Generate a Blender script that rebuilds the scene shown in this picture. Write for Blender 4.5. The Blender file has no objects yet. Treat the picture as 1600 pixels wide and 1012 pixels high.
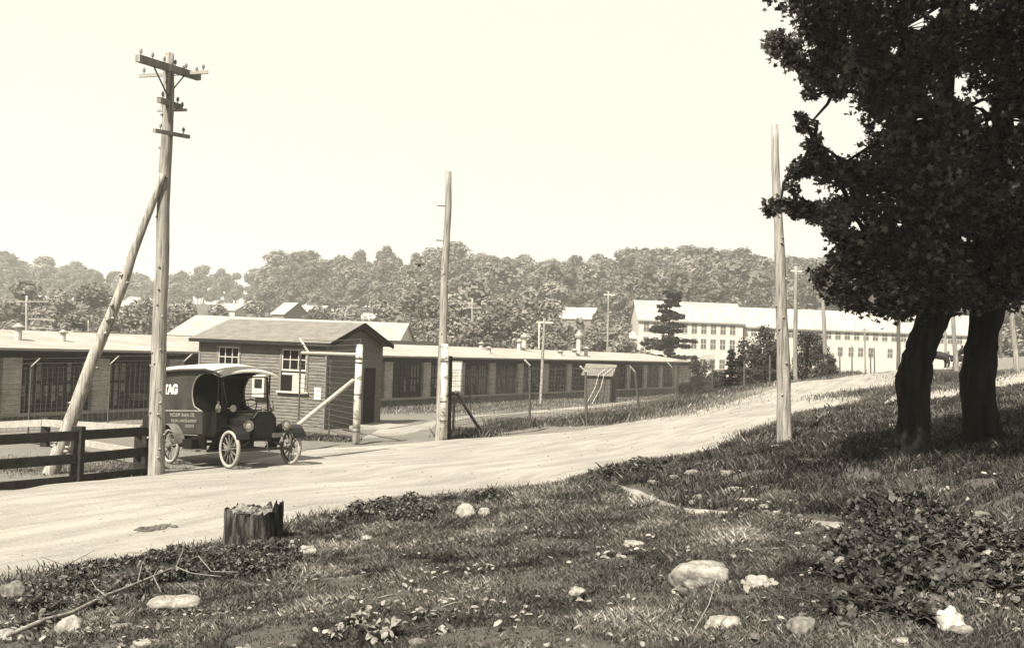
import bpy, math, random
import numpy as np
from mathutils import Vector, Matrix, noise as mnoise

S = bpy.context.scene
COL = S.collection
R = math.radians
rnd = random.Random(7)
npr = np.random.RandomState(11)

# ------------------------------------------------------------------ camera
EYE = Vector((0, 0, 2.65))
F = 1600.0                                  # focal length in photo pixels (1600 x 1012)
cam_d = bpy.data.cameras.new('camera'); cam = bpy.data.objects.new('camera', cam_d)
COL.objects.link(cam); S.camera = cam
cam_d.sensor_width = 36; cam_d.lens = 36.0
cam_d.clip_start = 0.1; cam_d.clip_end = 4000
MR = (Matrix.Rotation(R(90 + 1.36), 3, 'X') @ Matrix.Rotation(R(2.18), 3, 'Z'))
cam.matrix_world = Matrix.Translation(EYE) @ MR.to_4x4()

# ------------------------------------------------------------------ light
SUN_EL = R(50); SUN_H = Vector((-0.52, -0.854, 0)).normalized()      # horizontal direction towards the sun
w = bpy.data.worlds.new('World'); S.world = w; w.use_nodes = True
nt = w.node_tree; nt.nodes.clear()
sky = nt.nodes.new('ShaderNodeTexSky'); sky.sky_type = 'NISHITA'; sky.sun_disc = False
sky.sun_elevation = SUN_EL; sky.sun_rotation = math.atan2(SUN_H.x, SUN_H.y)
sky.dust_density = 4.0; sky.air_density = 1.0; sky.ozone_density = 1.0
bw = nt.nodes.new('ShaderNodeRGBToBW')
mn = nt.nodes.new('ShaderNodeMath'); mn.operation = 'MINIMUM'; mn.inputs[1].default_value = 2.12   # plate saturates: even pale sky
mul = nt.nodes.new('ShaderNodeVectorMath'); mul.operation = 'SCALE'; mul.inputs[0].default_value = (1.0, 0.968, 0.85)
bg = nt.nodes.new('ShaderNodeBackground'); bg.inputs['Strength'].default_value = 0.15
wo = nt.nodes.new('ShaderNodeOutputWorld')
nt.links.new(sky.outputs[0], bw.inputs[0]); gn = nt.nodes.new('ShaderNodeMath'); gn.operation = 'MULTIPLY'; gn.inputs[1].default_value = 2.2
nt.links.new(bw.outputs[0], gn.inputs[0]); nt.links.new(gn.outputs[0], mn.inputs[0])
nt.links.new(mn.outputs[0], mul.inputs['Scale']); nt.links.new(mul.outputs[0], bg.inputs['Color'])
nt.links.new(bg.outputs[0], wo.inputs['Surface'])
sd = bpy.data.lights.new('sun', 'SUN'); sd.energy = 5.0; sd.angle = R(0.5); sd.color = (1.0, 0.94, 0.83)
sun = bpy.data.objects.new('sun', sd); COL.objects.link(sun)
to_sun = Vector((SUN_H.x * math.cos(SUN_EL), SUN_H.y * math.cos(SUN_EL), math.sin(SUN_EL)))
sun.rotation_euler = to_sun.to_track_quat('Z', 'Y').to_euler()
sun.location = (0, 0, 60)
S.view_settings.view_transform = 'Standard'; S.view_settings.look = 'None'
S.view_settings.exposure = 1.6; S.view_settings.gamma = 1.0; S.view_settings.use_curve_mapping = False
S.render.engine = 'CYCLES'
S.cycles.max_bounces = 6; S.cycles.diffuse_bounces = 3; S.cycles.volume_bounces = 1
S.cycles.transparent_max_bounces = 8

# ------------------------------------------------------------------ surveying helpers
def ray(px, py):
    d = MR @ Vector(((px - 800) / F, -(py - 506) / F, -1.0))
    return d / d.y
def P(px, py, D):                            # the point seen at a photo pixel at distance D
    return EYE + ray(px, py) * D
def proj(p):
    q = MR.transposed() @ (Vector(p) - EYE)
    return 800 + F * q.x / -q.z, 506 - F * q.y / -q.z

# ------------------------------------------------------------------ terrain
CT = [(3,764,17.1),(118,750,18.5),(230,740,19.7),(357,733,20.6),(455,726,21.7),(260,725,22.4),(557,694,27.7),(692,686,29.8),
 (800,680,32),(900,672,34),(1000,655,37.5),(1090,640,40.5),(1170,618,46.7),(1240,597,51),(1320,588,58),(1400,578,70),(1480,580,75),
 (0,915,10.2),(350,852,12.9),(460,828,14),(600,790,15.7),(720,775,16.75),(870,765,17.6),(940,735,19.8),(1060,715,20.9),
 (1130,700,21.7),(1230,694,20.9),(1220,666,25.1),(1300,640,29),(1380,616,37.5),
 (505,672,34.5),(592,660,38.7),(308,660,36),(828,659,38),(917,663,36.2),(1001,652,40),(1061,632,46),(1114,617,50),(1163,611,52),(1203,605,54),
 (800,1011,6.0),(0,1011,7.1),(1600,1011,4.95),(1100,890,7.6),(1150,800,10.9),(960,765,15.6),(1310,828,8.75),(1440,712,13.2),
 (1540,697,14.0),(1590,740,9.6),(700,880,10.1),(250,935,9.3),(1300,700,17),(800,830,12.3),(1590,620,25),(1480,603,46),(1400,640,30),
 (1590,590,45),(1560,560,85),(1610,556,82),(1500,582,62),(832,645,55),(60,690,25),(-60,700,27),(78,740,19.3),(1400,760,12)]
pts = [P(*c) for c in CT]
XT = [(0,0,1.0),(-4,2,.62),(4,2,1.4),(0,-8,1.6),(-9,-6,.6),(12,-6,2.4),(-14,8,-.1),(-22,14,-.3),(10,8,1.9),(20,10,2.6),(20,25,2.4),
 (30,50,2.9),(42,90,3.2),(60,60,4),(-8.1,65,-1.45),(20,115,-1.45),(-20.5,41,-1.3),(-28,26,-1.0),(-40,50,-1.6),(4,74,-1.2),(-20,90,-1.6),(0,110,-1.6),
 (25,150,-1.9),(55,150,-1.5),(18,92,-1.4),(-50,120,-1.6),(40,200,-2.0),(80,200,-1.5),(0,180,-1.5),(-60,200,-1.0),(30,75,1.6),(36,95,.6),
 (14,60,.2),(20,75,.4),(45,120,.0)]
for x, y, z in XT: pts.append(Vector((x, y, z)))
for x in (-260, -160, -80, 0, 60, 130, 200):
    pts.append(Vector((x, 230, .5 if x < 40 else 3)))
    pts.append(Vector((x, 300, 11 if x > -60 else 7)))
    pts.append(Vector((x, 380, 19 if x > -60 else 14)))
    pts.append(Vector((x * 1.6, 700, 18)))
for x in (-500, 500):
    for y in (-200, 150, 500): pts.append(Vector((x, y, 4)))
pts.append(Vector((0, -300, 3)))
PA = np.array([tuple(p) for p in pts])
_c2 = 2.0
_d = np.sqrt(((PA[:, None, :2] - PA[None, :, :2]) ** 2).sum(-1) + _c2)
_n = len(PA)
_A = np.zeros((_n + 1, _n + 1)); _A[:_n, :_n] = -_d - np.eye(_n) * -0.05; _A[:_n, _n] = 1; _A[_n, :_n] = 1
_W = np.linalg.solve(_A, np.append(PA[:, 2], 0))
def TN(x, y):
    x = np.asarray(x, float).ravel(); y = np.asarray(y, float).ravel()
    out = np.empty(len(x))
    for i in range(0, len(x), 20000):
        a = np.sqrt((x[i:i+20000, None] - PA[None, :, 0]) ** 2 + (y[i:i+20000, None] - PA[None, :, 1]) ** 2 + _c2)
        out[i:i+20000] = -a @ _W[:_n] + _W[_n]
    return out
def T(x, y): return float(TN([x], [y])[0])
def foot(px, D):                             # ground point at distance D seen in photo column px
    x = (px - 800) / F * D
    for _ in range(6):
        z = T(x, D); q = proj((x, D, z))[0]; x += (px - q) / F * D
    return Vector((x, D, T(x, D)))

# ------------------------------------------------------------------ materials
def g(v): v *= .66; return (v, v * .94, v * .83, 1)
def mk(name, c1, c2, scale=4, rough=.9, bump=.3, stretch=(1, 1, 1), detail=8, rand=0.0, coord='Object', lo=.35, hi=.65, bdist=.02,
       fine=None, spec=.12, metallic=0, backlight=0, tone=False):
    m = bpy.data.materials.new(name); m.use_nodes = True; t = m.node_tree; b = t.nodes['Principled BSDF']
    b.inputs['Roughness'].default_value = rough; b.inputs['Metallic'].default_value = metallic
    b.inputs['Specular IOR Level'].default_value = spec
    tc = t.nodes.new('ShaderNodeTexCoord'); mp = t.nodes.new('ShaderNodeMapping'); mp.inputs['Scale'].default_value = stretch
    t.links.new(tc.outputs[coord], mp.inputs[0])
    n = t.nodes.new('ShaderNodeTexNoise'); n.inputs['Scale'].default_value = scale; n.inputs['Detail'].default_value = detail
    n.inputs['Roughness'].default_value = .65
    t.links.new(mp.outputs[0], n.inputs['Vector'])
    mr = t.nodes.new('ShaderNodeMapRange'); mr.inputs[1].default_value = lo; mr.inputs[2].default_value = hi
    t.links.new(n.outputs[0], mr.inputs[0])
    mx = t.nodes.new('ShaderNodeMix'); mx.data_type = 'RGBA'; mx.inputs[6].default_value = g(c1); mx.inputs[7].default_value = g(c2)
    t.links.new(mr.outputs[0], mx.inputs[0])
    out = mx.outputs[2]
    if fine:
        n2 = t.nodes.new('ShaderNodeTexNoise'); n2.inputs['Scale'].default_value = fine[0]; n2.inputs['Detail'].default_value = 4
        t.links.new(mp.outputs[0], n2.inputs['Vector'])
        r2 = t.nodes.new('ShaderNodeMapRange'); r2.inputs[1].default_value = .3; r2.inputs[2].default_value = .7
        r2.inputs[3].default_value = 1 - fine[1]; r2.inputs[4].default_value = 1 + fine[1]
        t.links.new(n2.outputs[0], r2.inputs[0])
        v = t.nodes.new('ShaderNodeVectorMath'); v.operation = 'SCALE'
        t.links.new(out, v.inputs[0]); t.links.new(r2.outputs[0], v.inputs['Scale']); out = v.outputs[0]
    if rand:
        oi = t.nodes.new('ShaderNodeObjectInfo'); r3 = t.nodes.new('ShaderNodeMapRange')
        r3.inputs[3].default_value = 1 - rand; r3.inputs[4].default_value = 1 + rand
        t.links.new(oi.outputs['Random'], r3.inputs[0])
        v = t.nodes.new('ShaderNodeVectorMath'); v.operation = 'SCALE'
        t.links.new(out, v.inputs[0]); t.links.new(r3.outputs[0], v.inputs['Scale']); out = v.outputs[0]
    if tone:
        an = t.nodes.new('ShaderNodeAttribute'); an.attribute_name = 'tone'
        v = t.nodes.new('ShaderNodeVectorMath'); v.operation = 'SCALE'
        t.links.new(out, v.inputs[0]); t.links.new(an.outputs['Fac'], v.inputs['Scale']); out = v.outputs[0]
    t.links.new(out, b.inputs['Base Color'])
    if bump:
        bp = t.nodes.new('ShaderNodeBump'); bp.inputs['Strength'].default_value = bump; bp.inputs['Distance'].default_value = bdist
        t.links.new(n.outputs[0], bp.inputs['Height']); t.links.new(bp.outputs[0], b.inputs['Normal'])
    if backlight:
        tr = t.nodes.new('ShaderNodeBsdfTranslucent'); t.links.new(out, tr.inputs['Color'])
        ms = t.nodes.new('ShaderNodeMixShader'); ms.inputs[0].default_value = backlight
        mo = t.nodes['Material Output']
        t.links.new(b.outputs[0], ms.inputs[1]); t.links.new(tr.outputs[0], ms.inputs[2]); t.links.new(ms.outputs[0], mo.inputs['Surface'])
    return m

M = {}
M['pole'] = mk('weathered_pole_wood', .13, .42, 28, .9, .7, (1, 1, .06), lo=.36, hi=.62, fine=(3, .2), bdist=.01)
M['pole_dark'] = mk('dark_pole_wood', .07, .14, 12, .9, .5, (1, 1, .08), fine=(3, .2))
M['pole_mid'] = mk('grey_pole_wood', .16, .32, 12, .9, .5, (1, 1, .1), fine=(3, .3))
M['birch'] = mk('birch_bark', .62, .07, 4, .8, .4, (1, 1, 1.7), lo=.48, hi=.66)
M['rail_dark'] = mk('dark_rail_wood', .02, .045, 8, .9, .5, (.2, 1, 1))
M['rail_light'] = mk('pale_rail_wood', .30, .46, 8, .9, .5, (.2, 1, 1))  # much paler wood tone than the dark rails
M['board'] = mk('painted_clapboard', .13, .20, 7, .85, .25, (.4, 1, 1), rand=.10, fine=(30, .12))
M['trim'] = mk('grey_trim_paint', .16, .22, 6, .8, .2)
M['trim_light'] = mk('pale_trim_paint', .5, .6, 6, .8, .2)
M['hut_roof'] = mk('felt_roofing', .15, .22, 3, .95, .3, fine=(25, .1))
M['white'] = mk('whitewashed_boards', .48, .58, 2.5, .85, .15, fine=(9, .07))
M['white_roof'] = mk('pale_metal_roof', .30, .42, 1.5, .7, .1, (1, .2, .2), fine=(6, .06), spec=.35)
M['gravel_roof'] = mk('pale_gravel_roof', .27, .42, .6, .95, .3, fine=(7, .08))
M['concrete'] = mk('concrete_sill', .26, .36, 3, .9, .3)
M['dark'] = mk('dark_paint', .012, .022, 5, .7, 0)
M['soot'] = mk('sooty_timber', .018, .035, 5, .85, .2)
M['van_black'] = mk('black_enamel', .008, .014, 3, .3, .02, spec=.22)
M['van_body'] = mk('dark_coach_paint', .035, .06, 2.2, .35, .03, spec=.2, fine=(9, .15))
M['dust'] = mk('dusty_enamel', .10, .2, 4, .6, .1)
M['canvas'] = mk('pale_canvas_top', .42, .54, 4, .9, .2)
M['tyre'] = mk('pale_rubber', .26, .42, 6, .85, .1)
M['spoke'] = mk('spoke_wood', .10, .18, 6, .6, .1)
M['brass'] = mk('polished_brass', .55, .65, 5, .25, 0, metallic=1, spec=.5)
M['lens'] = mk('lamp_glass', .35, .5, 8, .12, 0, spec=.9)
M['text'] = mk('white_lettering', .75, .8, 9, .7, 0)
M['text_dull'] = mk('cream_lettering', .22, .28, 9, .7, 0)
M['steel'] = mk('rusty_iron', .06, .12, 12, .7, .2)
M['shed_wall'] = mk('dark_shed_boards', .07, .13, 6, .9, .3, rand=.2)
M['plinth'] = mk('dark_stone_plinth', .08, .16, 2, .95, .5)  # plinth in a darker tone than the brick piers
M['galv'] = mk('galvanised_wire', .05, .09, 12, .6, 0)
M['paper'] = mk('pale_notice', .6, .72, 20, .9, 0, fine=(60, .12))
M['rock'] = mk('pale_granite', .16, .42, 7, .95, 1.0, fine=(38, .3), lo=.3, hi=.7, bdist=.03, rand=.1)
M['white_rock'] = mk('white_quartz', .34, .6, 5, .9, 1.0, fine=(30, .15), bdist=.03)
M['rock_dark'] = mk('lichened_rock', .09, .24, 7, .95, .9, fine=(30, .25), bdist=.03)
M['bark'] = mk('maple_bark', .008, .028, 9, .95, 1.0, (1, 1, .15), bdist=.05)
M['twig'] = mk('dry_branch_wood', .12, .3, 10, .9, .4)
M['twig_dark'] = mk('dark_twig', .03, .06, 10, .9, .4)
M['stump_bark'] = mk('stump_bark', .014, .15, 13, .95, 1.0, (1, 1, .12), lo=.46, hi=.66, bdist=.05)
M['stump_top'] = mk('split_stump_wood', .03, .3, 7, .95, .8, bdist=.03)
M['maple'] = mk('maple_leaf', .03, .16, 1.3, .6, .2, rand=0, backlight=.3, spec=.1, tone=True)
M['leafA'] = mk('hill_foliage', .06, .27, .4, .75, 0, rand=.38, backlight=.25)
M['leafB'] = mk('valley_foliage', .10, .30, .7, .75, 0, rand=.3, backlight=.25)
M['leafD'] = mk('dark_foliage', .03, .07, .8, .8, 0, rand=.15, backlight=.15)
M['trunk_far'] = mk('far_trunk', .08, .14, 4, .9, .2)
M['weed'] = mk('weed_leaf', .015, .11, 16, .55, .1, backlight=.12, spec=.15, tone=True)
M['ivy'] = mk('cut_leaf', .012, .17, 20, .6, .1, backlight=.12, tone=True)
M['litter'] = mk('dead_leaf', .12, .36, 9, .8, .2)
M['grass'] = mk('meadow_grass', .022, .20, .8, .8, 0, backlight=.2, fine=(35, .6), tone=True)
M['grass_pale'] = mk('dry_verge_grass', .12, .28, .8, .85, 0, backlight=.2, fine=(9, .3), tone=True)
M['grass_dark'] = mk('shade_tinted_bank_grass', .02, .10, .6, .85, 0, backlight=.15, fine=(35, .6), tone=True)  # maple shade is put into this darker grass colour
M['clod'] = mk('dark_clod', .07, .13, 9, .95, .6)
M['horse'] = mk('horse_coat', .015, .03, 6, .6, .1)
M['haystack'] = mk('pale_load', .4, .5, 5, .9, .3)

def brick_mat():
    m = bpy.data.materials.new('soot_stained_brick'); m.use_nodes = True; t = m.node_tree; b = t.nodes['Principled BSDF']
    b.inputs['Roughness'].default_value = .92
    tc = t.nodes.new('ShaderNodeTexCoord'); sp = t.nodes.new('ShaderNodeSeparateXYZ'); cb = t.nodes.new('ShaderNodeCombineXYZ')
    ad = t.nodes.new('ShaderNodeMath'); ad.operation = 'ADD'
    t.links.new(tc.outputs['Object'], sp.inputs[0]); t.links.new(sp.outputs[0], ad.inputs[0]); t.links.new(sp.outputs[1], ad.inputs[1])
    t.links.new(ad.outputs[0], cb.inputs[0]); t.links.new(sp.outputs[2], cb.inputs[1])
    br = t.nodes.new('ShaderNodeTexBrick'); br.inputs['Scale'].default_value = 1
    br.inputs['Brick Width'].default_value = .23; br.inputs['Row Height'].default_value = .076; br.inputs['Mortar Size'].default_value = .01
    br.inputs['Color1'].default_value = g(.24); br.inputs['Color2'].default_value = g(.42); br.inputs['Mortar'].default_value = g(.45)
    t.links.new(cb.outputs[0], br.inputs['Vector'])
    n = t.nodes.new('ShaderNodeTexNoise'); n.inputs['Scale'].default_value = 1.1; n.inputs['Detail'].default_value = 6
    t.links.new(tc.outputs['Object'], n.inputs['Vector'])
    mr = t.nodes.new('ShaderNodeMapRange'); mr.inputs[1].default_value = .3; mr.inputs[2].default_value = .7
    mr.inputs[3].default_value = .65; mr.inputs[4].default_value = 1.2
    t.links.new(n.outputs[0], mr.inputs[0])
    v = t.nodes.new('ShaderNodeVectorMath'); v.operation = 'SCALE'
    t.links.new(br.outputs[0], v.inputs[0]); t.links.new(mr.outputs[0], v.inputs['Scale']); t.links.new(v.outputs[0], b.inputs['Base Color'])
    return m
M['brick'] = brick_mat()
def glass_mat(name, v, rough=.08):
    m = bpy.data.materials.new(name); m.use_nodes = True; b = m.node_tree.nodes['Principled BSDF']
    t = m.node_tree
    n = t.nodes.new('ShaderNodeTexNoise'); n.inputs['Scale'].default_value = 1.7; tc = t.nodes.new('ShaderNodeTexCoord')
    t.links.new(tc.outputs['Object'], n.inputs['Vector'])
    cr = t.nodes.new('ShaderNodeMix'); cr.data_type = 'RGBA'; cr.inputs[6].default_value = g(v * .4); cr.inputs[7].default_value = g(v * 1.6)
    t.links.new(n.outputs[0], cr.inputs[0]); t.links.new(cr.outputs[2], b.inputs['Base Color'])
    b.inputs['Roughness'].default_value = rough; b.inputs['Specular IOR Level'].default_value = .12
    return m
M['glass'] = glass_mat('dusty_factory_glass', .03, .2)
M['glass_dark'] = glass_mat('dark_window_glass', .015, .1)
M['glass_far'] = glass_mat('grey_window_glass', .09, .25)

def ground_mat():
    m = bpy.data.materials.new('earth_and_turf'); m.use_nodes = True; t = m.node_tree; b = t.nodes['Principled BSDF']
    b.inputs['Roughness'].default_value = .95; b.inputs['Specular IOR Level'].default_value = .1
    tc = t.nodes.new('ShaderNodeTexCoord'); at = t.nodes.new('ShaderNodeAttribute'); at.attribute_name = 'bare'
    n = t.nodes.new('ShaderNodeTexNoise'); n.inputs['Scale'].default_value = 1.3; n.inputs['Detail'].default_value = 9; n.inputs['Roughness'].default_value = .7
    n3 = t.nodes.new('ShaderNodeTexNoise'); n3.inputs['Scale'].default_value = 14; n3.inputs['Detail'].default_value = 6
    for q in (n, n3): t.links.new(tc.outputs['Object'], q.inputs['Vector'])
    a = t.nodes.new('ShaderNodeMix'); a.data_type = 'RGBA'; a.inputs[6].default_value = g(.03); a.inputs[7].default_value = g(.13)
    t.links.new(n3.outputs[0], a.inputs[0])
    c = t.nodes.new('ShaderNodeMix'); c.data_type = 'RGBA'; c.inputs[6].default_value = g(.13); c.inputs[7].default_value = g(.28)
    t.links.new(n3.outputs[0], c.inputs[0])
    s = t.nodes.new('ShaderNodeMath'); s.operation = 'MULTIPLY_ADD'; s.inputs[1].default_value = 1.1; s.inputs[2].default_value = -.55
    t.links.new(n.outputs[0], s.inputs[0])
    ad = t.nodes.new('ShaderNodeMath'); ad.operation = 'ADD'; ad.use_clamp = True
    t.links.new(s.outputs[0], ad.inputs[0]); t.links.new(at.outputs['Fac'], ad.inputs[1])
    mx = t.nodes.new('ShaderNodeMix'); mx.data_type = 'RGBA'
    t.links.new(ad.outputs[0], mx.inputs[0]); t.links.new(a.outputs[2], mx.inputs[6]); t.links.new(c.outputs[2], mx.inputs[7])
    t.links.new(mx.outputs[2], b.inputs['Base Color'])
    bp = t.nodes.new('ShaderNodeBump'); bp.inputs['Strength'].default_value = .6; bp.inputs['Distance'].default_value = .05
    t.links.new(n3.outputs[0], bp.inputs['Height']); t.links.new(bp.outputs[0], b.inputs['Normal'])
    return m
def road_mat():
    m = bpy.data.materials.new('packed_dirt_road'); m.use_nodes = True; t = m.node_tree; b = t.nodes['Principled BSDF']
    b.inputs['Roughness'].default_value = .95; b.inputs['Specular IOR Level'].default_value = .15
    uv = t.nodes.new('ShaderNodeUVMap'); uv.uv_map = 'track'
    mp = t.nodes.new('ShaderNodeMapping'); mp.inputs['Scale'].default_value = (.3, 1.5, 1); t.links.new(uv.outputs[0], mp.inputs[0])
    n = t.nodes.new('ShaderNodeTexNoise'); n.inputs['Scale'].default_value = 1.5; n.inputs['Detail'].default_value = 8; n.inputs['Roughness'].default_value = .6
    t.links.new(mp.outputs[0], n.inputs['Vector'])
    tc = t.nodes.new('ShaderNodeTexCoord')
    n2 = t.nodes.new('ShaderNodeTexNoise'); n2.inputs['Scale'].default_value = 22; n2.inputs['Detail'].default_value = 6
    n3 = t.nodes.new('ShaderNodeTexNoise'); n3.inputs['Scale'].default_value = .45; n3.inputs['Detail'].default_value = 5
    vo = t.nodes.new('ShaderNodeTexVoronoi'); vo.inputs['Scale'].default_value = 3.2
    for q in (n2, n3, vo): t.links.new(tc.outputs['Object'], q.inputs['Vector'])
    a = t.nodes.new('ShaderNodeMix'); a.data_type = 'RGBA'; a.inputs[6].default_value = g(.24); a.inputs[7].default_value = g(.345)
    r = t.nodes.new('ShaderNodeMapRange'); r.inputs[1].default_value = .36; r.inputs[2].default_value = .62
    t.links.new(n.outputs[0], r.inputs[0]); t.links.new(r.outputs[0], a.inputs[0])
    def sc(inp, src, lo, hi, a0, a1):
        rr = t.nodes.new('ShaderNodeMapRange'); rr.inputs[1].default_value = lo; rr.inputs[2].default_value = hi
        rr.inputs[3].default_value = a0; rr.inputs[4].default_value = a1
        t.links.new(src, rr.inputs[0]); v = t.nodes.new('ShaderNodeVectorMath'); v.operation = 'SCALE'
        t.links.new(inp, v.inputs[0]); t.links.new(rr.outputs[0], v.inputs['Scale']); return v.outputs[0]
    o = sc(a.outputs[2], n2.outputs[0], .3, .7, .82, 1.12); o = sc(o, n3.outputs[0], .3, .7, .88, 1.12)
    o = sc(o, vo.outputs['Distance'], .015, .05, .55, 1.0)
    t.links.new(o, b.inputs['Base Color'])
    ad = t.nodes.new('ShaderNodeMath'); ad.operation = 'ADD'; t.links.new(n.outputs[0], ad.inputs[0]); t.links.new(n2.outputs[0], ad.inputs[1])
    bp = t.nodes.new('ShaderNodeBump'); bp.inputs['Strength'].default_value = .3; bp.inputs['Distance'].default_value = .03
    t.links.new(ad.outputs[0], bp.inputs['Height']); t.links.new(bp.outputs[0], b.inputs['Normal'])
    return m
M['footpath'] = mk('trodden_gravel', .17, .36, 3, .95, .8, fine=(30, .3), bdist=.04)
M['ground'] = ground_mat(); M['road'] = road_mat()

# ------------------------------------------------------------------ object helpers
def tag(o, label=None, cat=None, group=None, kind=None):
    if label: o['label'] = label
    if cat: o['category'] = cat
    if group: o['group'] = group
    if kind: o['kind'] = kind
    return o
def empty(name, loc, rz=0, label=None, cat=None, group=None):
    o = bpy.data.objects.new(name, None); COL.objects.link(o); o.location = loc; o.rotation_euler = (0, 0, rz)
    o.empty_display_size = .3
    return tag(o, label, cat, group)
def np_mesh(name, V, F4, mat, k):
    me = bpy.data.meshes.new(name); nv = len(V); nf = len(F4)
    me.vertices.add(nv); me.vertices.foreach_set('co', np.asarray(V, np.float32).ravel())
    me.loops.add(nf * k); me.loops.foreach_set('vertex_index', np.asarray(F4, np.int32).ravel())
    me.polygons.add(nf); me.polygons.foreach_set('loop_start', np.arange(0, nf * k, k, dtype=np.int32))
    me.polygons.foreach_set('loop_total', np.full(nf, k, np.int32))
    me.update(calc_edges=True); me.materials.append(mat)
    return me
def link(name, me, parent=None, loc=None):
    o = bpy.data.objects.new(name, me); COL.objects.link(o)
    if parent: o.parent = parent
    if loc is not None: o.location = loc
    return o
class MB:
    def __init__(s): s.v = []; s.f = []
    def add(s, vs, fs):
        n = len(s.v); s.v += [tuple(v) for v in vs]; s.f += [tuple(i + n for i in f) for f in fs]; return s
    def box(s, a, b, rot=None, piv=None):
        x0, y0, z0 = a; x1, y1, z1 = b
        vs = [Vector(p) for p in ((x0,y0,z0),(x1,y0,z0),(x1,y1,z0),(x0,y1,z0),(x0,y0,z1),(x1,y0,z1),(x1,y1,z1),(x0,y1,z1))]
        if rot is not None: pv = Vector(piv); vs = [rot @ (v - pv) + pv for v in vs]
        return s.add(vs, [(0,3,2,1),(4,5,6,7),(0,1,5,4),(1,2,6,5),(2,3,7,6),(3,0,4,7)])
    def beam(s, p, q, w, h, up=(0, 0, 1)):
        p = Vector(p); q = Vector(q); d = (q - p).normalized(); u = Vector(up)
        if abs(d.dot(u)) > .98: u = Vector((1, 0, 0))
        sx = d.cross(u).normalized() * (w / 2); sz = sx.cross(d).normalized() * (h / 2)
        vs = [p - sx - sz, p + sx - sz, p + sx + sz, p - sx + sz, q - sx - sz, q + sx - sz, q + sx + sz, q - sx + sz]
        return s.add(vs, [(0,1,2,3),(7,6,5,4),(0,4,5,1),(1,5,6,2),(2,6,7,3),(3,7,4,0)])
    def tube(s, path, rad, n=8, cap=True, wob=0):
        path = [Vector(p) for p in path]
        if not hasattr(rad, '__len__'): rad = [rad] * len(path)
        rings = []; ref = None
        for i, p in enumerate(path):
            d = (path[min(i + 1, len(path) - 1)] - path[max(i - 1, 0)]).normalized()
            if ref is None: ref = Vector((1, 0, 0)) if abs(d.x) < .9 else Vector((0, 1, 0))
            a = d.cross(ref).normalized(); bb = d.cross(a).normalized(); ref = -bb if False else ref
            rings.append([p + (a * math.cos(2 * math.pi * k / n) + bb * math.sin(2 * math.pi * k / n)) *
                          rad[i] * (1 + (wob * (mnoise.noise(p * 1.7 + Vector((k * .9, 0, 0)))) if wob else 0)) for k in range(n)])
        vs = [v for r in rings for v in r]; fs = []
        for i in range(len(path) - 1):
            for k in range(n):
                a = i * n + k; b = i * n + (k + 1) % n
                fs.append((a, b, b + n, a + n))
        if cap: fs.append(tuple(range(n - 1, -1, -1))); fs.append(tuple(range((len(path) - 1) * n, len(path) * n)))
        return s.add(vs, fs)
    def lathe(s, prof, c=(0, 0, 0), n=16, axis='z'):
        vs = []; fs = []
        for r_, h in prof:
            for k in range(n):
                a = 2 * math.pi * k / n; x, y = r_ * math.cos(a), r_ * math.sin(a)
                p = (x, y, h) if axis == 'z' else ((h, x, y) if axis == 'x' else (x, h, y))
                vs.append((p[0] + c[0], p[1] + c[1], p[2] + c[2]))
        for i in range(len(prof) - 1):
            for k in range(n):
                a = i * n + k; b = i * n + (k + 1) % n; fs.append((a, b, b + n, a + n))
        fs.append(tuple(range(n - 1, -1, -1))); fs.append(tuple(range((len(prof) - 1) * n, len(prof) * n)))
        return s.add(vs, fs)
    def prism(s, poly, y0, y1):           # polygon in xz extruded along y
        n = len(poly); vs = [(x, y0, z) for x, z in poly] + [(x, y1, z) for x, z in poly]
        fs = [tuple(range(n)), tuple(range(2 * n - 1, n - 1, -1))] + [(i, i + n, (i + 1) % n + n, (i + 1) % n) for i in range(n)]
        return s.add(vs, fs)
    def build(s, name, mat, parent=None, loc=None, smooth=False, kind=None):
        me = bpy.data.meshes.new(name); me.from_pydata(s.v, [], s.f); me.update(); me.materials.append(mat)
        if smooth: me.shade_smooth()
        o = link(name, me, parent, loc)
        if kind: o['kind'] = kind
        return o
def copy_tree(o, parent=None):
    c = o.copy(); COL.objects.link(c)
    if parent: c.parent = parent
    for ch in [x for x in o.children]: copy_tree(ch, c)
    return c

# ------------------------------------------------------------------ ground sheet
def spacing(lo, hi, a, b, step, grow=1.09):
    v = list(np.arange(a, b, step)); x = b; d = step
    while x < hi: v.append(x); d *= grow; x += d
    v.append(hi); x = a; d = step; l = []
    while x > lo: d *= grow; x -= d; l.append(max(x, lo))
    return np.array(sorted(set(l + v)))
near_edge = [(-30,-13)] + [(-18,-3)] + [tuple(P(px, py, D)[:2]) for px, py, D in
  ((0,915,10.2),(210,880,11.6),(350,852,12.9),(460,828,14),(600,790,15.7),(720,775,16.75),(870,765,17.6),(940,735,19.8),(1060,715,20.9),
   (1130,700,21.7),(1220,666,25.1),(1300,640,29),(1380,616,37.5))] + [(21,52),(31,70),(44,90),(70,120)]
far_edge = [(-45,-6),(-24,6)] + [tuple(P(px, py, D)[:2]) for px, py, D in
  ((3,764,17.1),(118,750,18.5),(230,740,19.7),(357,722,22.8),(500,702,26.5),(600,694,27.9),(692,686,29.8),(800,680,32),(900,672,34),(1000,655,37.5),
   (1090,640,40.5),(1170,618,46.7),(1240,597,51),(1320,588,58),(1400,578,70))] + [(34,84),(52,108),(70,130)]
def resample(pl, n):
    pl = np.array(pl, float); d = np.r_[0, np.cumsum(np.hypot(*np.diff(pl, axis=0).T))]
    t = np.linspace(0, d[-1], n); return np.c_[np.interp(t, d, pl[:, 0]), np.interp(t, d, pl[:, 1])], t
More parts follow.
